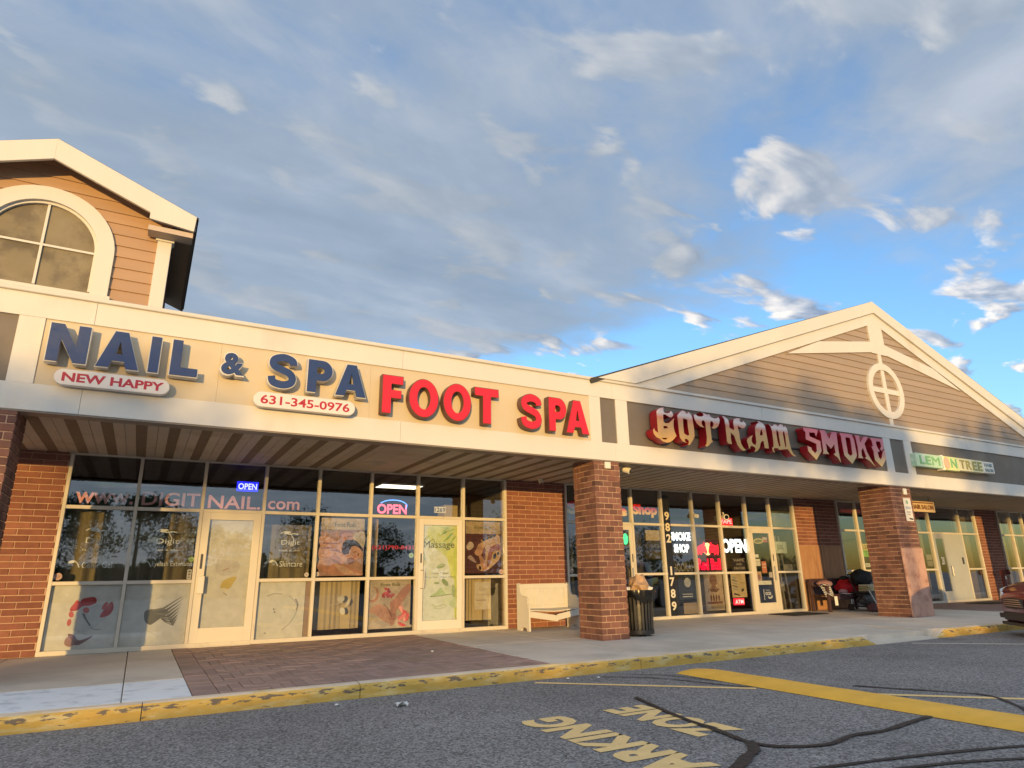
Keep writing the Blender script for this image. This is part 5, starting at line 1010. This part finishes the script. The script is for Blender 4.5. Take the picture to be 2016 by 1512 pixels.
def blobby(name, c, r, m, parent=None, seed=0., amp=.3, freq=2.2, sub=3, flat=None, facet=False):
    bm = bmesh.new(); bmesh.ops.create_icosphere(bm, subdivisions=sub, radius=1)
    for v in bm.verts:
        n = v.co.normalized(); k = 1 + amp * mnoise.noise(n * freq + Vector((seed, seed * 2, 0))) + amp * .5 * mnoise.noise(n * freq * 2.4 + Vector((seed, 0, seed)))
        v.co = Vector((c[0] + n.x * r[0] * k, c[1] + n.y * r[1] * k, c[2] + n.z * r[2] * k))
        if flat is not None and v.co.z < flat: v.co.z = flat
    me = bpy.data.meshes.new(name); bm.to_mesh(me); bm.free(); me.materials.append(m); me.polygons.foreach_set('use_smooth', [not facet] * len(me.polygons))
    if not facet: me.set_sharp_from_angle(angle=math.radians(50))
    o = link(name, me); return keep(o, parent) if parent else o
def cloth(name, label, cat, pts_fn, nu, nv, m, thick=.012):
    o = MB().grid(pts_fn, nu, nv).obj(name, m, smooth=True, fix=False); md = o.modifiers.new('thickness', 'SOLIDIFY'); md.thickness = thick; return tag(o, label, cat)
def litter_bin():
    cx, cy = 8.01, 9.77; z0 = sz(cy); t = thing('litter_bin', 'black slatted metal litter bin with liner beside the brick pillar', 'trash can', (cx, cy, z0))
    BM = material('bin_black_metal', (.03, .029, .028), .45, var=.15, vscale=5, second=(.05, .047, .042), sfac=(.5, .7), sscale=5); LIN = material('bin_liner', (.008, .008, .009), .25, bump=.3, bscale=18)
    keep(MB().lathe([(.245, z0 + .03), (.275, z0 + .035), (.278, z0 + .10), (.262, z0 + .105), (.245, z0 + .1)], cx, cy, 32).obj('base_ring', BM, smooth=True), t)
    for k in range(3):
        a = k * 2.1 + .4; keep(MB().box(cx + .22 * math.cos(a) - .03, cx + .22 * math.cos(a) + .03, cy + .22 * math.sin(a) - .03, cy + .22 * math.sin(a) + .03, z0, z0 + .035).obj('foot', BM), t)
    n = 26
    for k in range(n):
        a = 2 * math.pi * k / n; R = Matrix.Translation((cx, cy, 0)) @ Matrix.Rotation(a, 4, 'Z'); mb = MB()
        pr = [(.268, .08), (.272, .3), (.282, .55), (.30, .7), (.325, .755)]
        vs = []
        for r, z in pr:
            for dr, w in ((0, -.019), (0, .019), (-.006, .019), (-.006, -.019)): vs.append(R @ Vector((r + dr, w, z0 + z)))
        fs = [(i * 4 + q, i * 4 + (q + 1) % 4, i * 4 + 4 + (q + 1) % 4, i * 4 + 4 + q) for i in range(len(pr) - 1) for q in range(4)]
        keep(mb.add(vs, fs).obj('slat', BM), t)
    keep(MB().tube([(cx + .325 * math.cos(a), cy + .325 * math.sin(a), z0 + .765) for a in (2 * math.pi * k / 36 for k in range(37))], .016, 8).obj('rim', BM, smooth=True), t)
    def lin(u, v):
        a = 2 * math.pi * u; drop = .10 + .10 * abs(mnoise.noise(Vector((math.cos(a) * 2, math.sin(a) * 2, 0)))) + (.07 if 3.9 < a < 5.4 else 0)
        if v < .5: k = v * 2; return (cx + (.24 + .1 * k) * math.cos(a), cy + (.24 + .1 * k) * math.sin(a), z0 + .5 + .285 * k)
        k = (v - .5) * 2; r = .345 + .012 * math.sin(k * 3.1) - .035 * k + .006 * math.sin(a * 17); return (cx + r * math.cos(a), cy + r * math.sin(a), z0 + .785 - drop * k)
    keep(MB().grid(lin, 64, 12).obj('bin_liner', LIN, smooth=True, fix=False), t)
    keep(MB().lathe([(.0, z0 + .08), (.24, z0 + .08), (.25, z0 + .6)], cx, cy, 24).obj('bin_bag', LIN, smooth=True), t)
    bag = blobby('paper_bag', (cx + .03, cy - .05, z0 + .87), (.19, .16, .19), material('kraft_paper', (.42, .27, .16), .8, var=.12, vscale=9, bump=.5, bscale=22), seed=3.3, amp=.75, freq=1.6, sub=2, facet=True); tag(bag, 'crumpled brown paper bag sticking out of the litter bin', 'paper bag')
    W_ = material('white_paper', (.72, .7, .66), .8)
    for k, (dx, dy, lab) in enumerate(((-.25, -.02, 'crumpled white paper at the pillar side of the litter bin'), (.25, -.08, 'crumpled white paper right of the brown bag in the bin'), (-.14, .06, 'white napkin behind the brown bag in the bin'))): tag(blobby('crumpled_paper', (cx + dx, cy + dy, z0 + .795), (.06, .06, .045), W_, seed=7 + k, amp=.5, sub=2), lab, 'paper')
litter_bin()
def dark_bench():
    x0, x1, y0, y1 = 16.12, 18.08, 11.74, 12.32; z0 = sz(12); DM = material('dark_bench_wood', (.055, .022, .02), .6, var=.2, vscale=6, bump=.1)
    t = thing('dark_wooden_bench', 'dark brown wooden bench piled with clothes below the plywood', 'bench', ((x0 + x1) / 2, (y0 + y1) / 2, z0))
    for x in (x0, x1 - .07):
        keep(MB().box(x, x + .07, y0, y0 + .07, z0, z0 + .64).obj('leg', DM, bevel=.004), t); keep(MB().box(x, x + .07, y1 - .07, y1, z0, z0 + .84).obj('leg', DM, bevel=.004), t); keep(MB().box(x - .005, x + .075, y0 - .02, y1 - .07, z0 + .64, z0 + .675).obj('armrest', DM, bevel=.004), t)
    for k in range(5): keep(MB().box(x0 + .07, x1 - .07, y0 + .02 + k * .1, y0 + .11 + k * .1, z0 + .41, z0 + .44).obj('seat_slat', DM, bevel=.003), t)
    keep(MB().box(x0 + .07, x1 - .07, y0 + .03, y0 + .06, z0 + .3, z0 + .40).obj('apron', DM), t); keep(MB().box(x0 + .07, x1 - .07, y1 - .05, y1 - .01, z0 + .76, z0 + .85).obj('top_rail', DM, bevel=.004), t)
    for k in range(11): keep(MB().box(x0 + .1 + k * .165, x0 + .235 + k * .165, y1 - .04, y1 - .02, z0 + .44, z0 + .76).obj('back_slat', material('dark_slate_wood', (.07, .05, .055), .6, var=.15), bevel=.003), t)
    zs_ = z0 + .445
    tag(blobby('red_jacket', (17.35, 12.02, zs_ + .16), (.34, .22, .21), material('red_fabric', (.5, .008, .014), .8, var=.12, vscale=8, bump=.4, bscale=14), seed=2, amp=.35, flat=zs_), 'bright red jacket heaped on the dark bench', 'jacket')
    tag(blobby('maroon_bag', (17.82, 12.02, zs_ + .17), (.22, .2, .24), material('maroon_fabric', (.1, .008, .018), .8, bump=.4, bscale=14), seed=5, amp=.3, flat=zs_), 'dark maroon bag at the cart end of the dark bench', 'bag')
    tag(blobby('knitted_cap', (17.42, 12.13, zs_ + .38), (.16, .13, .09), material('dark_green_fabric', (.02, .025, .02), .9), seed=9, amp=.25), 'dark knitted cap on top of the red jacket', 'cap')
    tag(blobby('mauve_cushion', (16.45, 12.06, zs_ + .27), (.26, .16, .09), material('mauve_fabric', (.28, .15, .15), .85, var=.08, bump=.2), seed=4, amp=.15), 'dusty mauve cushion at the left of the dark bench', 'cushion')
    tag(blobby('pink_slipper', (16.98, 11.9, zs_ + .06), (.16, .07, .06), material('pink_foam', (.5, .24, .22), .7), seed=6, amp=.25, flat=zs_), 'pink slipper in front of the red jacket', 'slipper')
    STR = bpy.data.materials.new('striped_cloth'); STR.use_nodes = True; tt = STR.node_tree; g = N(tt, 'ShaderNodeNewGeometry'); sp = N(tt, 'ShaderNodeSeparateXYZ'); tt.links.new(g.outputs['Position'], sp.inputs[0])
    st = mth(tt, 'SINE', mth(tt, 'MULTIPLY', mth(tt, 'ADD', sp.outputs[2], mth(tt, 'MULTIPLY', sp.outputs[0], .4)), 120)); tt.links.new(mix(tt, mrange(tt, st, -.1, .2), (.04, .04, .045), (.6, .58, .54)), tt.nodes['Principled BSDF'].inputs['Base Color'])
    cloth('striped_shirt', 'black and white striped shirt draped over the bench arm', 'shirt', lambda u, v: (16.0 + .42 * u, 11.72 + .16 * v + .02 * math.sin(u * 9), zs_ + .25 - .32 * (1 - v) * (1 - .3 * math.sin(u * 5)) + .03 * math.sin(u * 11 + v * 3)), 24, 10, STR)
    tag(MB().box(16.3, 16.42, 11.70, 11.706, zs_ - .28, zs_ - .05).obj('price_tag', material('white_paper', (.72, .7, .66), .8)), 'white paper tag hanging below the striped shirt', 'tag')
    for k, (x, lab) in enumerate(((16.95, 'sheet of white paper at the edge of the bench seat'), (17.7, 'white paper under the maroon bag'))): tag(MB().box(-.18, .18, -.1, .1, 0, .006, mat4=Matrix.Translation((x, 11.8, zs_ + .004)) @ Matrix.Rotation(.2 - .3 * k, 4, 'Z') @ Matrix.Rotation(.1, 4, 'X')).obj('paper_sheet', MATS['white_paper']), lab, 'paper')
dark_bench()
def cart():
    z0 = sz(11); CX, CY = 17.55, 11.55; BLK = material('cart_black', (.015, .015, .016), .5); GRF = material('grey_fabric', (.1, .11, .11), .85, var=.1, bump=.2)
    t = thing('folding_cart', 'black folding cart loaded with bags and towels behind the wide pillar', 'cart', (CX, CY, z0))
    fr = MB()
    for sx in (-.38, .38):
        fr.tube([(CX + sx, CY - .3, z0 + .08), (CX + sx, CY + .1, z0 + .5), (CX + sx, CY + .28, z0 + .95)], .014, 6).tube([(CX + sx, CY + .3, z0 + .08), (CX + sx, CY - .2, z0 + .5)], .014, 6)
    fr.tube([(CX - .38, CY + .28, z0 + .95), (CX + .38, CY + .28, z0 + .95)], .014, 6).tube([(CX - .38, CY - .3, z0 + .1), (CX + .38, CY - .3, z0 + .1)], .014, 6).tube([(CX - .38, CY - .2, z0 + .5), (CX + .38, CY - .2, z0 + .5)], .014, 6)
    keep(fr.obj('frame', BLK, smooth=True), t)
    for sx in (-.4, .4):
        for sy in (-.3, .3): keep(MB().tube([(CX + sx - .02, CY + sy, z0 + .09), (CX + sx + .02, CY + sy, z0 + .09)], .09, 16).obj('wheel', BLK, smooth=True), t)
    keep(MB().box(CX - .36, CX + .36, CY - .22, CY + .26, z0 + .46, z0 + .5).obj('tray', BLK), t); keep(MB().box(CX - .36, CX + .36, CY - .28, CY + .28, z0 + .1, z0 + .13).obj('lower_tray', BLK), t)
    tag(blobby('grey_bag', (CX - .1, CY - .02, z0 + .295), (.28, .25, .16), GRF, seed=1, amp=.2, flat=z0 + .135), 'grey fabric bag on the lower tray of the cart', 'bag'); tag(blobby('black_coat', (CX + .0, CY + .12, z0 + .86), (.36, .2, .22), material('black_fabric', (.012, .012, .013), .85, bump=.3, bscale=14), seed=8, amp=.25), 'black coat heaped over the top of the cart', 'coat')
    TW = [(.5, .42, .26), (.42, .4, .2), (.56, .5, .36)]
    for k in range(3):
        m = material('towel_%d' % k, TW[k], .9, var=.15, vscale=14, bump=.3, bscale=40, second=(.12, .08, .05), sfac=(.6, .66), sscale=11)
        tag(MB().box(CX - .28 + .01 * k, CX + .1 - .01 * k, CY - .21, CY + .1, z0 + .503 + .062 * k, z0 + .56 + .062 * k).obj('folded_towel', m, bevel=.02), ('folded cream towel at the bottom of the stack on the cart', 'folded olive towel in the middle of the stack on the cart', 'folded patterned towel on top of the stack on the cart')[k], 'towel')
    tag(blobby('purple_sack', (CX - .5, CY - .42, z0 + .1), (.17, .14, .12), material('dull_purple_fabric', (.12, .05, .055), .85), seed=12, amp=.3, flat=z0 + .004), 'dull purple sack on the walk before the cart', 'sack'); keep(MB().tube([(CX - .2, CY - .36, z0 + .12), (CX - .3, CY - .24, z0 + .52)], .016, 8).obj('strut', material('bright_strut', (.6, .6, .58), .4)), t)
cart()
def standpipe():
    z0 = sz(12.1); x, y = 26.25, 12.2; R = material('maroon_pipe_paint', (.09, .012, .014), .45, var=.15)
    t = thing('fire_standpipe', 'dark red fire standpipe with twin inlets on the far brick wall', 'standpipe', (x, y, z0))
    keep(MB().tube([(x, y, z0), (x, y, z0 + .82), (x, y + .02, z0 + .9)], .065, 12).obj('pipe', R, smooth=True), t); keep(MB().tube([(x - .16, y - .06, z0 + .9), (x + .18, y + .02, z0 + .92)], [.085, .085], 12).obj('inlet', R, smooth=True), t); keep(MB().tube([(x, y, z0 + .9), (x + .1, y - .18, z0 + .92)], .08, 12).obj('inlet', R, smooth=True), t); keep(MB().box(x - .05, x + .04, y - .075, y - .066, z0 + .68, z0 + .78).obj('tag_plate', WHITE), t)
standpipe()
MATM = material('black_mat', (.025, .023, .022), .95, bump=.5, bscale=120)
tag(MB().box(14.2, 15.5, 11.35, 12.15, sz(11.7) + .006, sz(11.7) + .022).obj('door_mat', MATM, bevel=.004), 'black door mat before the smoke shop door', 'door mat'); tag(MB().box(22.9, 24.4, 11.1, 11.9, sz(11.7) + .006, sz(11.7) + .022).obj('door_mat', MATM, bevel=.004), 'black door mat before the grey steel door', 'door mat')
# cameras and boxes
CAMW = material('camera_white', (.7, .66, .56), .4); CAMB = material('camera_black', (.01, .01, .012), .15)
def seccam(label, x, y, z, d, r=.05):
    t = thing('security_camera', label, 'camera', (x, y, z)); d = Vector(d).normalized(); p = Vector((x, y, z))
    keep(MB().tube([p - d * r * 1.6, p - d * r * 1.2, p + d * r * .9, p + d * r], [r * .5, r, r, r * .85], 16).obj('housing', CAMW, smooth=True), t); keep(MB().tube([p + d * r * .9, p + d * r * 1.06], r * .7, 16).obj('lens', CAMB, smooth=True), t); keep(MB().tube([p - d * r, p - d * r * 1.2 + Vector((0, .02, r * 1.6))], r * .3, 8).obj('bracket', CAMW, smooth=True), t)
seccam('white bullet camera on the mullion above the bull emblem', 12.26, YG - .07, 2.62, (.9, -.5, -.2)); seccam('white camera with black lens above the small red LED sign', 13.27, YG - .08, 2.62, (-.4, -.9, -.1), .075); seccam('white camera under the canopy edge beside the brick pillar', 7.93, YF + .35, 3.13, (.5, -.8, -.4), .06); seccam('small dome camera on the soffit over the brick wall', 7.4, 12.0, 3.19, (0, -.4, -.9), .05)
tag(MB().box(7.5, 7.56, YF + .1, YF + .2, 2.92, 3.14).obj('security_floodlight', CAMW, bevel=.02), 'white floodlight box on the side of the brick pillar', 'floodlight'); tag(MB().box(7.13, 7.25, YF - .03, YF + .018, 3.06, 3.18).obj('junction_box', CAMW, bevel=.008), 'small white junction box at the top of the bin-side pillar', 'junction box'); tag(MB().box(16.25, 16.37, YF - .03, YF + .018, 3.0, 3.15).obj('junction_box', CAMW, bevel=.008), 'small white junction box at the top of the wide pillar', 'junction box')
pl = thing('accessible_parking_sign', 'white parking permit sign on the front of the wide pillar', 'sign', (16.35, YF, 2.4)); keep(MB().box(16.2, 16.5, YF + .002, YF + .012, 2.36, 2.92).obj('sign_plate', WHITE, bevel=.004), pl); keep(flat_print('sign_print', 16.2, 16.5, 2.36, 2.92, YF, [('p', ell(.45, .82, .16, .09), (.2, .35, .25)), ('p', [(.15, .52), (.85, .52), (.85, .64), (.15, .64)], (.35, .38, .45)), ('t', 'PERMIT', .2, .8, .36, .42, (.15, .15, .2)), ('t', 'ONLY', .25, .75, .26, .32, (.15, .15, .2)), ('p', [(.4, .08), (.9, .05), (.9, .12), (.4, .15)], (.03, .03, .03))]), pl)
# stuccoed patch on the foot of the wide pillar
keep(MB().box(15.75, 16.61, YF - .006, YF + .03, sz(YF) + .005, 1.72).obj('render_patch', material('pink_render', (.46, .27, .2), .9, var=.2, vscale=3, second=(.33, .17, .125), sfac=(.5, .66), sscale=5, bump=.4, bscale=40), bevel=.006), B)
# round soffit fixtures
for x, lab in ((3.55, 'round vented soffit fixture above the foot spa'), (12.9, 'round soffit fixture above the smoke shop')):
    t = thing('soffit_fixture', lab, 'light fixture', (x, 11.2, 3.23)); keep(MB().lathe([(.0, 3.205), (.12, 3.206), (.14, 3.225), (.2, 3.232), (.21, 3.244), (0, 3.244)], x, 11.5, 32).obj('trim_ring', SOFFIT, smooth=True), t); keep(MB().lathe([(.0, 3.196), (.08, 3.198), (.09, 3.205), (0, 3.2055)], x, 11.5, 24).obj('cover', SOFFIT, smooth=True), t)
# litter on the asphalt
def scrap(u, v): return (2.38 + .12 * u, 6.66 + .1 * v, .006 + .045 * abs(math.sin(u * 3.6 + v * 1.8)) * (1 - .5 * v) + .012 * mnoise.noise(Vector((u * 5, v * 5, 0))))
cloth('paper_scrap', 'crumpled white paper scrap on the asphalt near the kerb', 'paper', scrap, 8, 6, MATS['white_paper'], .001)
for k, (x, y) in enumerate(((1.9, 7.1), (5.1, 7.05), (4.75, 7.2))): tag(blobby('small_litter', (x, y, .012), (.022, .018, .01), MATS['white_paper'], seed=k, sub=2), ('tiny white litter scrap by the near kerb joint', 'tiny white litter scrap near the parking line', 'tiny white litter scrap against the kerb past the pavers')[k], 'litter')
tag(blobby('small_litter', (3.95, 9.6, sz(9.6) + .01), (.025, .02, .01), MATS['white_paper'], seed=8, sub=2), 'tiny white scrap lying on the red pavers', 'litter')
# ------------------------------------------------------------------ parked car
def car(px, py, ang):
    t = thing('parked_car', 'dark red car parked nose-in at the kerb past the ramp', 'car', (px, py, 0), ang)
    PAINT = material('maroon_car_paint', (.2, .005, .022), .25, coat=1.); BL = material('car_black_trim', (.012, .012, .013), .4); CG = material('car_glass', (.01, .012, .014), .05); TY = material('tyre', (.015, .015, .015), .85); RIMM = material('alloy', (.5, .5, .5), .3, metal=.9)
    # lofted body: nose at x = 0, length along -x, sections of (half width, sill z, mid z, shoulder z, centre z)
    sec = [(0.0, .52, .30, .50, .60, .62), (-.06, .68, .22, .48, .68, .71), (-.18, .80, .20, .50, .76, .80), (-.40, .89, .20, .55, .82, .87), (-.8, .93, .22, .6, .88, .945), (-1.15, .94, .24, .62, .92, 1.0), (-1.5, .94, .24, .64, .95, 1.02), (-2.4, .94, .24, .64, .97, 1.02), (-3.4, .94, .24, .66, 1.0, 1.04), (-4.0, .93, .26, .68, 1.0, 1.03), (-4.4, .86, .3, .66, .95, .98), (-4.55, .74, .34, .6, .86, .88)]
    V = []; nn = 0
    for x, w, zs_, zm, zh, zc_ in sec:
        half = [(0, zs_), (w * .86, zs_), (w * .97, zs_ + .07), (w, zm), (w * .985, (zm + zh) / 2 + .02), (w * .93, zh), (w * .8, zh + (zc_ - zh) * .45), (w * .4, zc_ - .008), (0, zc_)]
        ring = half + [(-a, b) for a, b in half[-2:0:-1]]; nn = len(ring); V += [(x, a, b) for a, b in ring]
    Fc = [(i * nn + k, i * nn + (k + 1) % nn, (i + 1) * nn + (k + 1) % nn, (i + 1) * nn + k) for i in range(len(sec) - 1) for k in range(nn)] + [tuple(range(nn)), tuple((len(sec) - 1) * nn + k for k in range(nn))]
    body = MB().add(V, Fc).obj('body', PAINT, t, smooth=True)
    gh = []
    for x, w0, z0, w1, z1 in ((-1.25, .80, .99, .78, 1.0), (-1.75, .84, 1.0, .66, 1.33), (-2.1, .84, 1.0, .62, 1.45), (-2.8, .84, 1.0, .62, 1.48), (-3.5, .83, 1.02, .6, 1.42), (-4.15, .78, 1.02, .7, 1.06)): gh += [(x, -w0, z0), (x, -w1, z1), (x, 0, z1 + .03), (x, w1, z1), (x, w0, z0)]
    mb = MB()
    o_ = len(mb.v); mb.v += gh
    for i in range(5):
        for k in range(4): mb.f.append((i * 5 + k, i * 5 + k + 1, i * 5 + 6 + k, i * 5 + 5 + k)); mb.m.append(1 if (k in (1, 2) and 1 <= i <= 3) else 0)
    mb.obj('greenhouse', [CG, PAINT], t, smooth=True)
    for x in (-.95, -3.6):
        for s in (-1, 1):
            w = MB().tube([(x, s * .74, .33), (x, s * .95, .33)], .33, 28).obj('wheel', TY, t, smooth=True); MB().tube([(x, s * .93, .33), (x, s * .958, .33)], [.2, .22], 20).obj('rim', RIMM, w, smooth=True)
            MB().tube([(x, s * .9, .34), (x, s * .945, .34)], .385, 28).obj('wheel_arch', BL, t, smooth=True)
    HL = material('headlight_lens', (.85, .85, .83), .08, spec=.9, coat=1.); CHR = material('headlight_reflector', (.8, .8, .8), .15, metal=.9)
    for s in (-1, 1):
        h = MB(); 
        h.add([(-.065, s * .42, .60), (-.03, s * .52, .58), (-.16, s * .80, .62), (-.36, s * .905, .74), (-.30, s * .875, .775), (-.12, s * .70, .735), (-.05, s * .50, .69)], [(0, 1, 6), (1, 2, 5, 6), (2, 3, 4, 5)])
        o = h.obj('headlight', HL, t); md = o.modifiers.new('thickness', 'SOLIDIFY'); md.thickness = .05; md.offset = 0
        MB().tube([(-.10, s * .62, .66), (-.075, s * .62, .66)], .05, 14).obj('lamp', CHR, o, smooth=True)
        m_ = MB().box(-1.55, -1.42, *sorted((s * .93, s * 1.12)), .98, 1.12).obj('mirror', PAINT, t, bevel=.03)
        MB().box(-.12, -.0, *sorted((s * .48, s * .70)), .27, .35).obj('fog_lamp_recess', BL, t, bevel=.01)
    MB().add([(.012, -.42, .60), (.022, 0, .62), (.012, .42, .60), (.015, .36, .45), (.03, 0, .44), (.015, -.36, .45)], [(0, 1, 4, 5), (1, 2, 3, 4)]).obj('grille', BL, t)
    for k in range(4): MB().box(.0, .035, -.36 + .015 * k, .36 - .015 * k, .475 + .034 * k, .487 + .034 * k).obj('grille_bar', CHR, t)
    MB().box(-.02, .02, -.46, .46, .25, .38).obj('lower_intake', BL, t, bevel=.01); MB().box(-.3, .01, -.62, .62, .17, .215).obj('air_dam', BL, t)
    return t
hd = Vector((-.72, .69)); car_n = onZ(1972, 1238, 0.0)
car(14.40, 6.62, math.atan2(hd.y, hd.x)).scale = (1.03, 1.03, 1.12)
# ------------------------------------------------------------------ trees across the lot (seen in the glass, and shading the front)
BARK = material('bark', (.07, .05, .035), .9, var=.2, vscale=8, bump=.5, bscale=30)
LEAF = material('leaf', (.05, .085, .025), .7, rnd=.1, second=(.09, .12, .035), sfac=(.45, .6), sscale=1.2, var=.2, vscale=2.5)
def tree(x, y, h, r, cb, n, label, group, seed, rz=None):
    rnd = random.Random(seed); t = thing('leafy_tree', label, 'tree', (x, y, 0), 0, group)
    tk = MB().tube([(x, y, 0), (x + .05, y, cb * .6), (x, y + .05, cb), (x, y, h * .85)], [.02 * h, .016 * h, .013 * h, .003 * h], 8)
    zc_ = (h + cb) / 2; rz = (h - cb) / 2
    cl = []
    for k in range(16):
        a = rnd.uniform(0, 6.28); e = rnd.uniform(-.8, .95); q = rnd.uniform(.45, .8)
        c = Vector((x + r * q * math.cos(a) * math.cos(e), y + r * q * math.sin(a) * math.cos(e), zc_ + rz * q * math.sin(e) * 1.1)); cl.append((c, rnd.uniform(.3, .5) * r))
        tk.tube([(x, y, cb + (c.z - cb) * .4), ((x + c.x) / 2, (y + c.y) / 2, (cb + c.z) / 2 + .2), c], [.006 * h, .004 * h, .002 * h], 5)
    keep(tk.obj('trunk', BARK, smooth=True), t)
    V = []; Fc = []
    for k in range(n):
        c, cr = rnd.choice(cl); d = Vector((rnd.gauss(0, 1), rnd.gauss(0, 1), rnd.gauss(0, .8))).normalized(); p = c + d * cr * (rnd.random() ** .45)
        s = rnd.uniform(.09, .2); ax = Vector((rnd.gauss(0, 1), rnd.gauss(0, 1), rnd.gauss(0, 1))).normalized(); u = ax.orthogonal().normalized() * s; v = ax.cross(u).normalized() * s * .6
        o = len(V); V += [p - u, p + v, p + u, p - v]; Fc.append((o, o + 1, o + 2, o + 3))
    mb = MB(); mb.add(V, Fc); keep(mb.obj('crown', LEAF, fix=False), t)
G1 = 'tall trees across the lot'; L1 = 'tall leafy tree on the far side of the lot, reflected in the windows'
for k, (x, y, h, r) in enumerate(((-6, -60, 8.5, 4), (2, -57, 9.5, 4.2), (9, -62, 7.5, 3.6), (18, -58, 10, 4.5), (27, -61, 9, 4.2), (36, -57, 8, 3.8), (46, -60, 10.5, 4.6), (58, -62, 9, 4.4), (72, -60, 10, 5))): tree(x, y, h, r, 2.0, 2600, L1, G1, k)
G2 = 'clear-stemmed trees in the sun'; L2 = 'clear-stemmed tree across the lot that shades the gable front'
def shade_tree(xf, zf0, zf1, r, n, seed, y=-38.):
    d = YF - y; tree(xf - d * KX, y, zf1 + d * KZ, r, zf0 + d * KZ, n, L2, G2, seed)
for k, (xf, z0, z1, r, n) in enumerate(((-1.2, 2.7, 3.75, 2.3, 420), (10.6, 3.0, 5.4, 2.5, 1500), (14.0, 3.0, 5.5, 2.0, 1250), (16.0, 3.3, 5.0, 1.4, 600), (21.5, 2.8, 5.6, 2.4, 1500), (25.5, 2.8, 5.6, 2.6, 1500))): shade_tree(xf, z0, z1, r, n, 40 + k)
def hedge():  # unseen hedge, added to keep the low sun off kerb and asphalt
    t = thing('added_shade_hedge', 'unseen clipped hedge added across the lot to shade the asphalt', 'hedge', (-8, -30, 0)); rh = random.Random(9)
    top = lambda x: 2.35 + .12 * math.sin(x * 1.3) + .1 * math.sin(x * .47 + 1) + .06 * math.sin(x * 3.7)
    core = MB().grid(lambda u, v: ((-34 + 52 * u), -30 + (.5 if v in (0, 1) else .42) * (-1 if v < .5 else 1) * (1 if v in (0, 1) else 1), (0 if v in (0, 1) else top(-34 + 52 * u) - .12)), 90, 3)
    keep(core.obj('stems', BARK, fix=False), t); V = []; Fc = []
    for k in range(16000):
        x = rh.uniform(-34, 18); h = top(x); f = rh.random(); y = -30 + (rh.uniform(-.6, .6) if f > .7 else rh.choice((-1, 1)) * rh.uniform(.42, .66)); z = h + rh.uniform(-.15, .06) if f > .7 else rh.uniform(0, h)
        s_ = rh.uniform(.05, .12); ax = Vector((rh.gauss(0, 1), rh.gauss(0, 1), rh.gauss(0, 1))).normalized(); u = ax.orthogonal().normalized() * s_; v = ax.cross(u).normalized() * s_ * .6; p = Vector((x, y, z)); o = len(V); V += [p - u, p + v, p + u, p - v]; Fc.append((o, o + 1, o + 2, o + 3))
    keep(MB().add(V, Fc).obj('foliage', LEAF, fix=False), t)
hedge()
wood = MB(); rw = random.Random(5)
for k in range(9000):
    x = rw.uniform(-170, 170); y = -100 + rw.uniform(-6, 6); z = rw.random() ** 1.3 * (4.2 + 1.4 * math.sin(x * .13) + .8 * math.sin(x * .41)); s = rw.uniform(.3, .7); a = rw.uniform(0, 3.14); u = Vector((math.cos(a), math.sin(a), rw.uniform(-.4, .4))) * s; v = Vector((rw.uniform(-.3, .3), rw.uniform(-.3, .3), 1)) * s * .7; p = Vector((x, y, z))
    wood.add([p - u, p - v, p + u, p + v], [(0, 1, 2, 3)])
w_ = stuff(wood.obj('distant_wood', LEAF, fix=False)); w_['label'] = 'low distant wood along the far edge of the lot'; w_['category'] = 'wood'
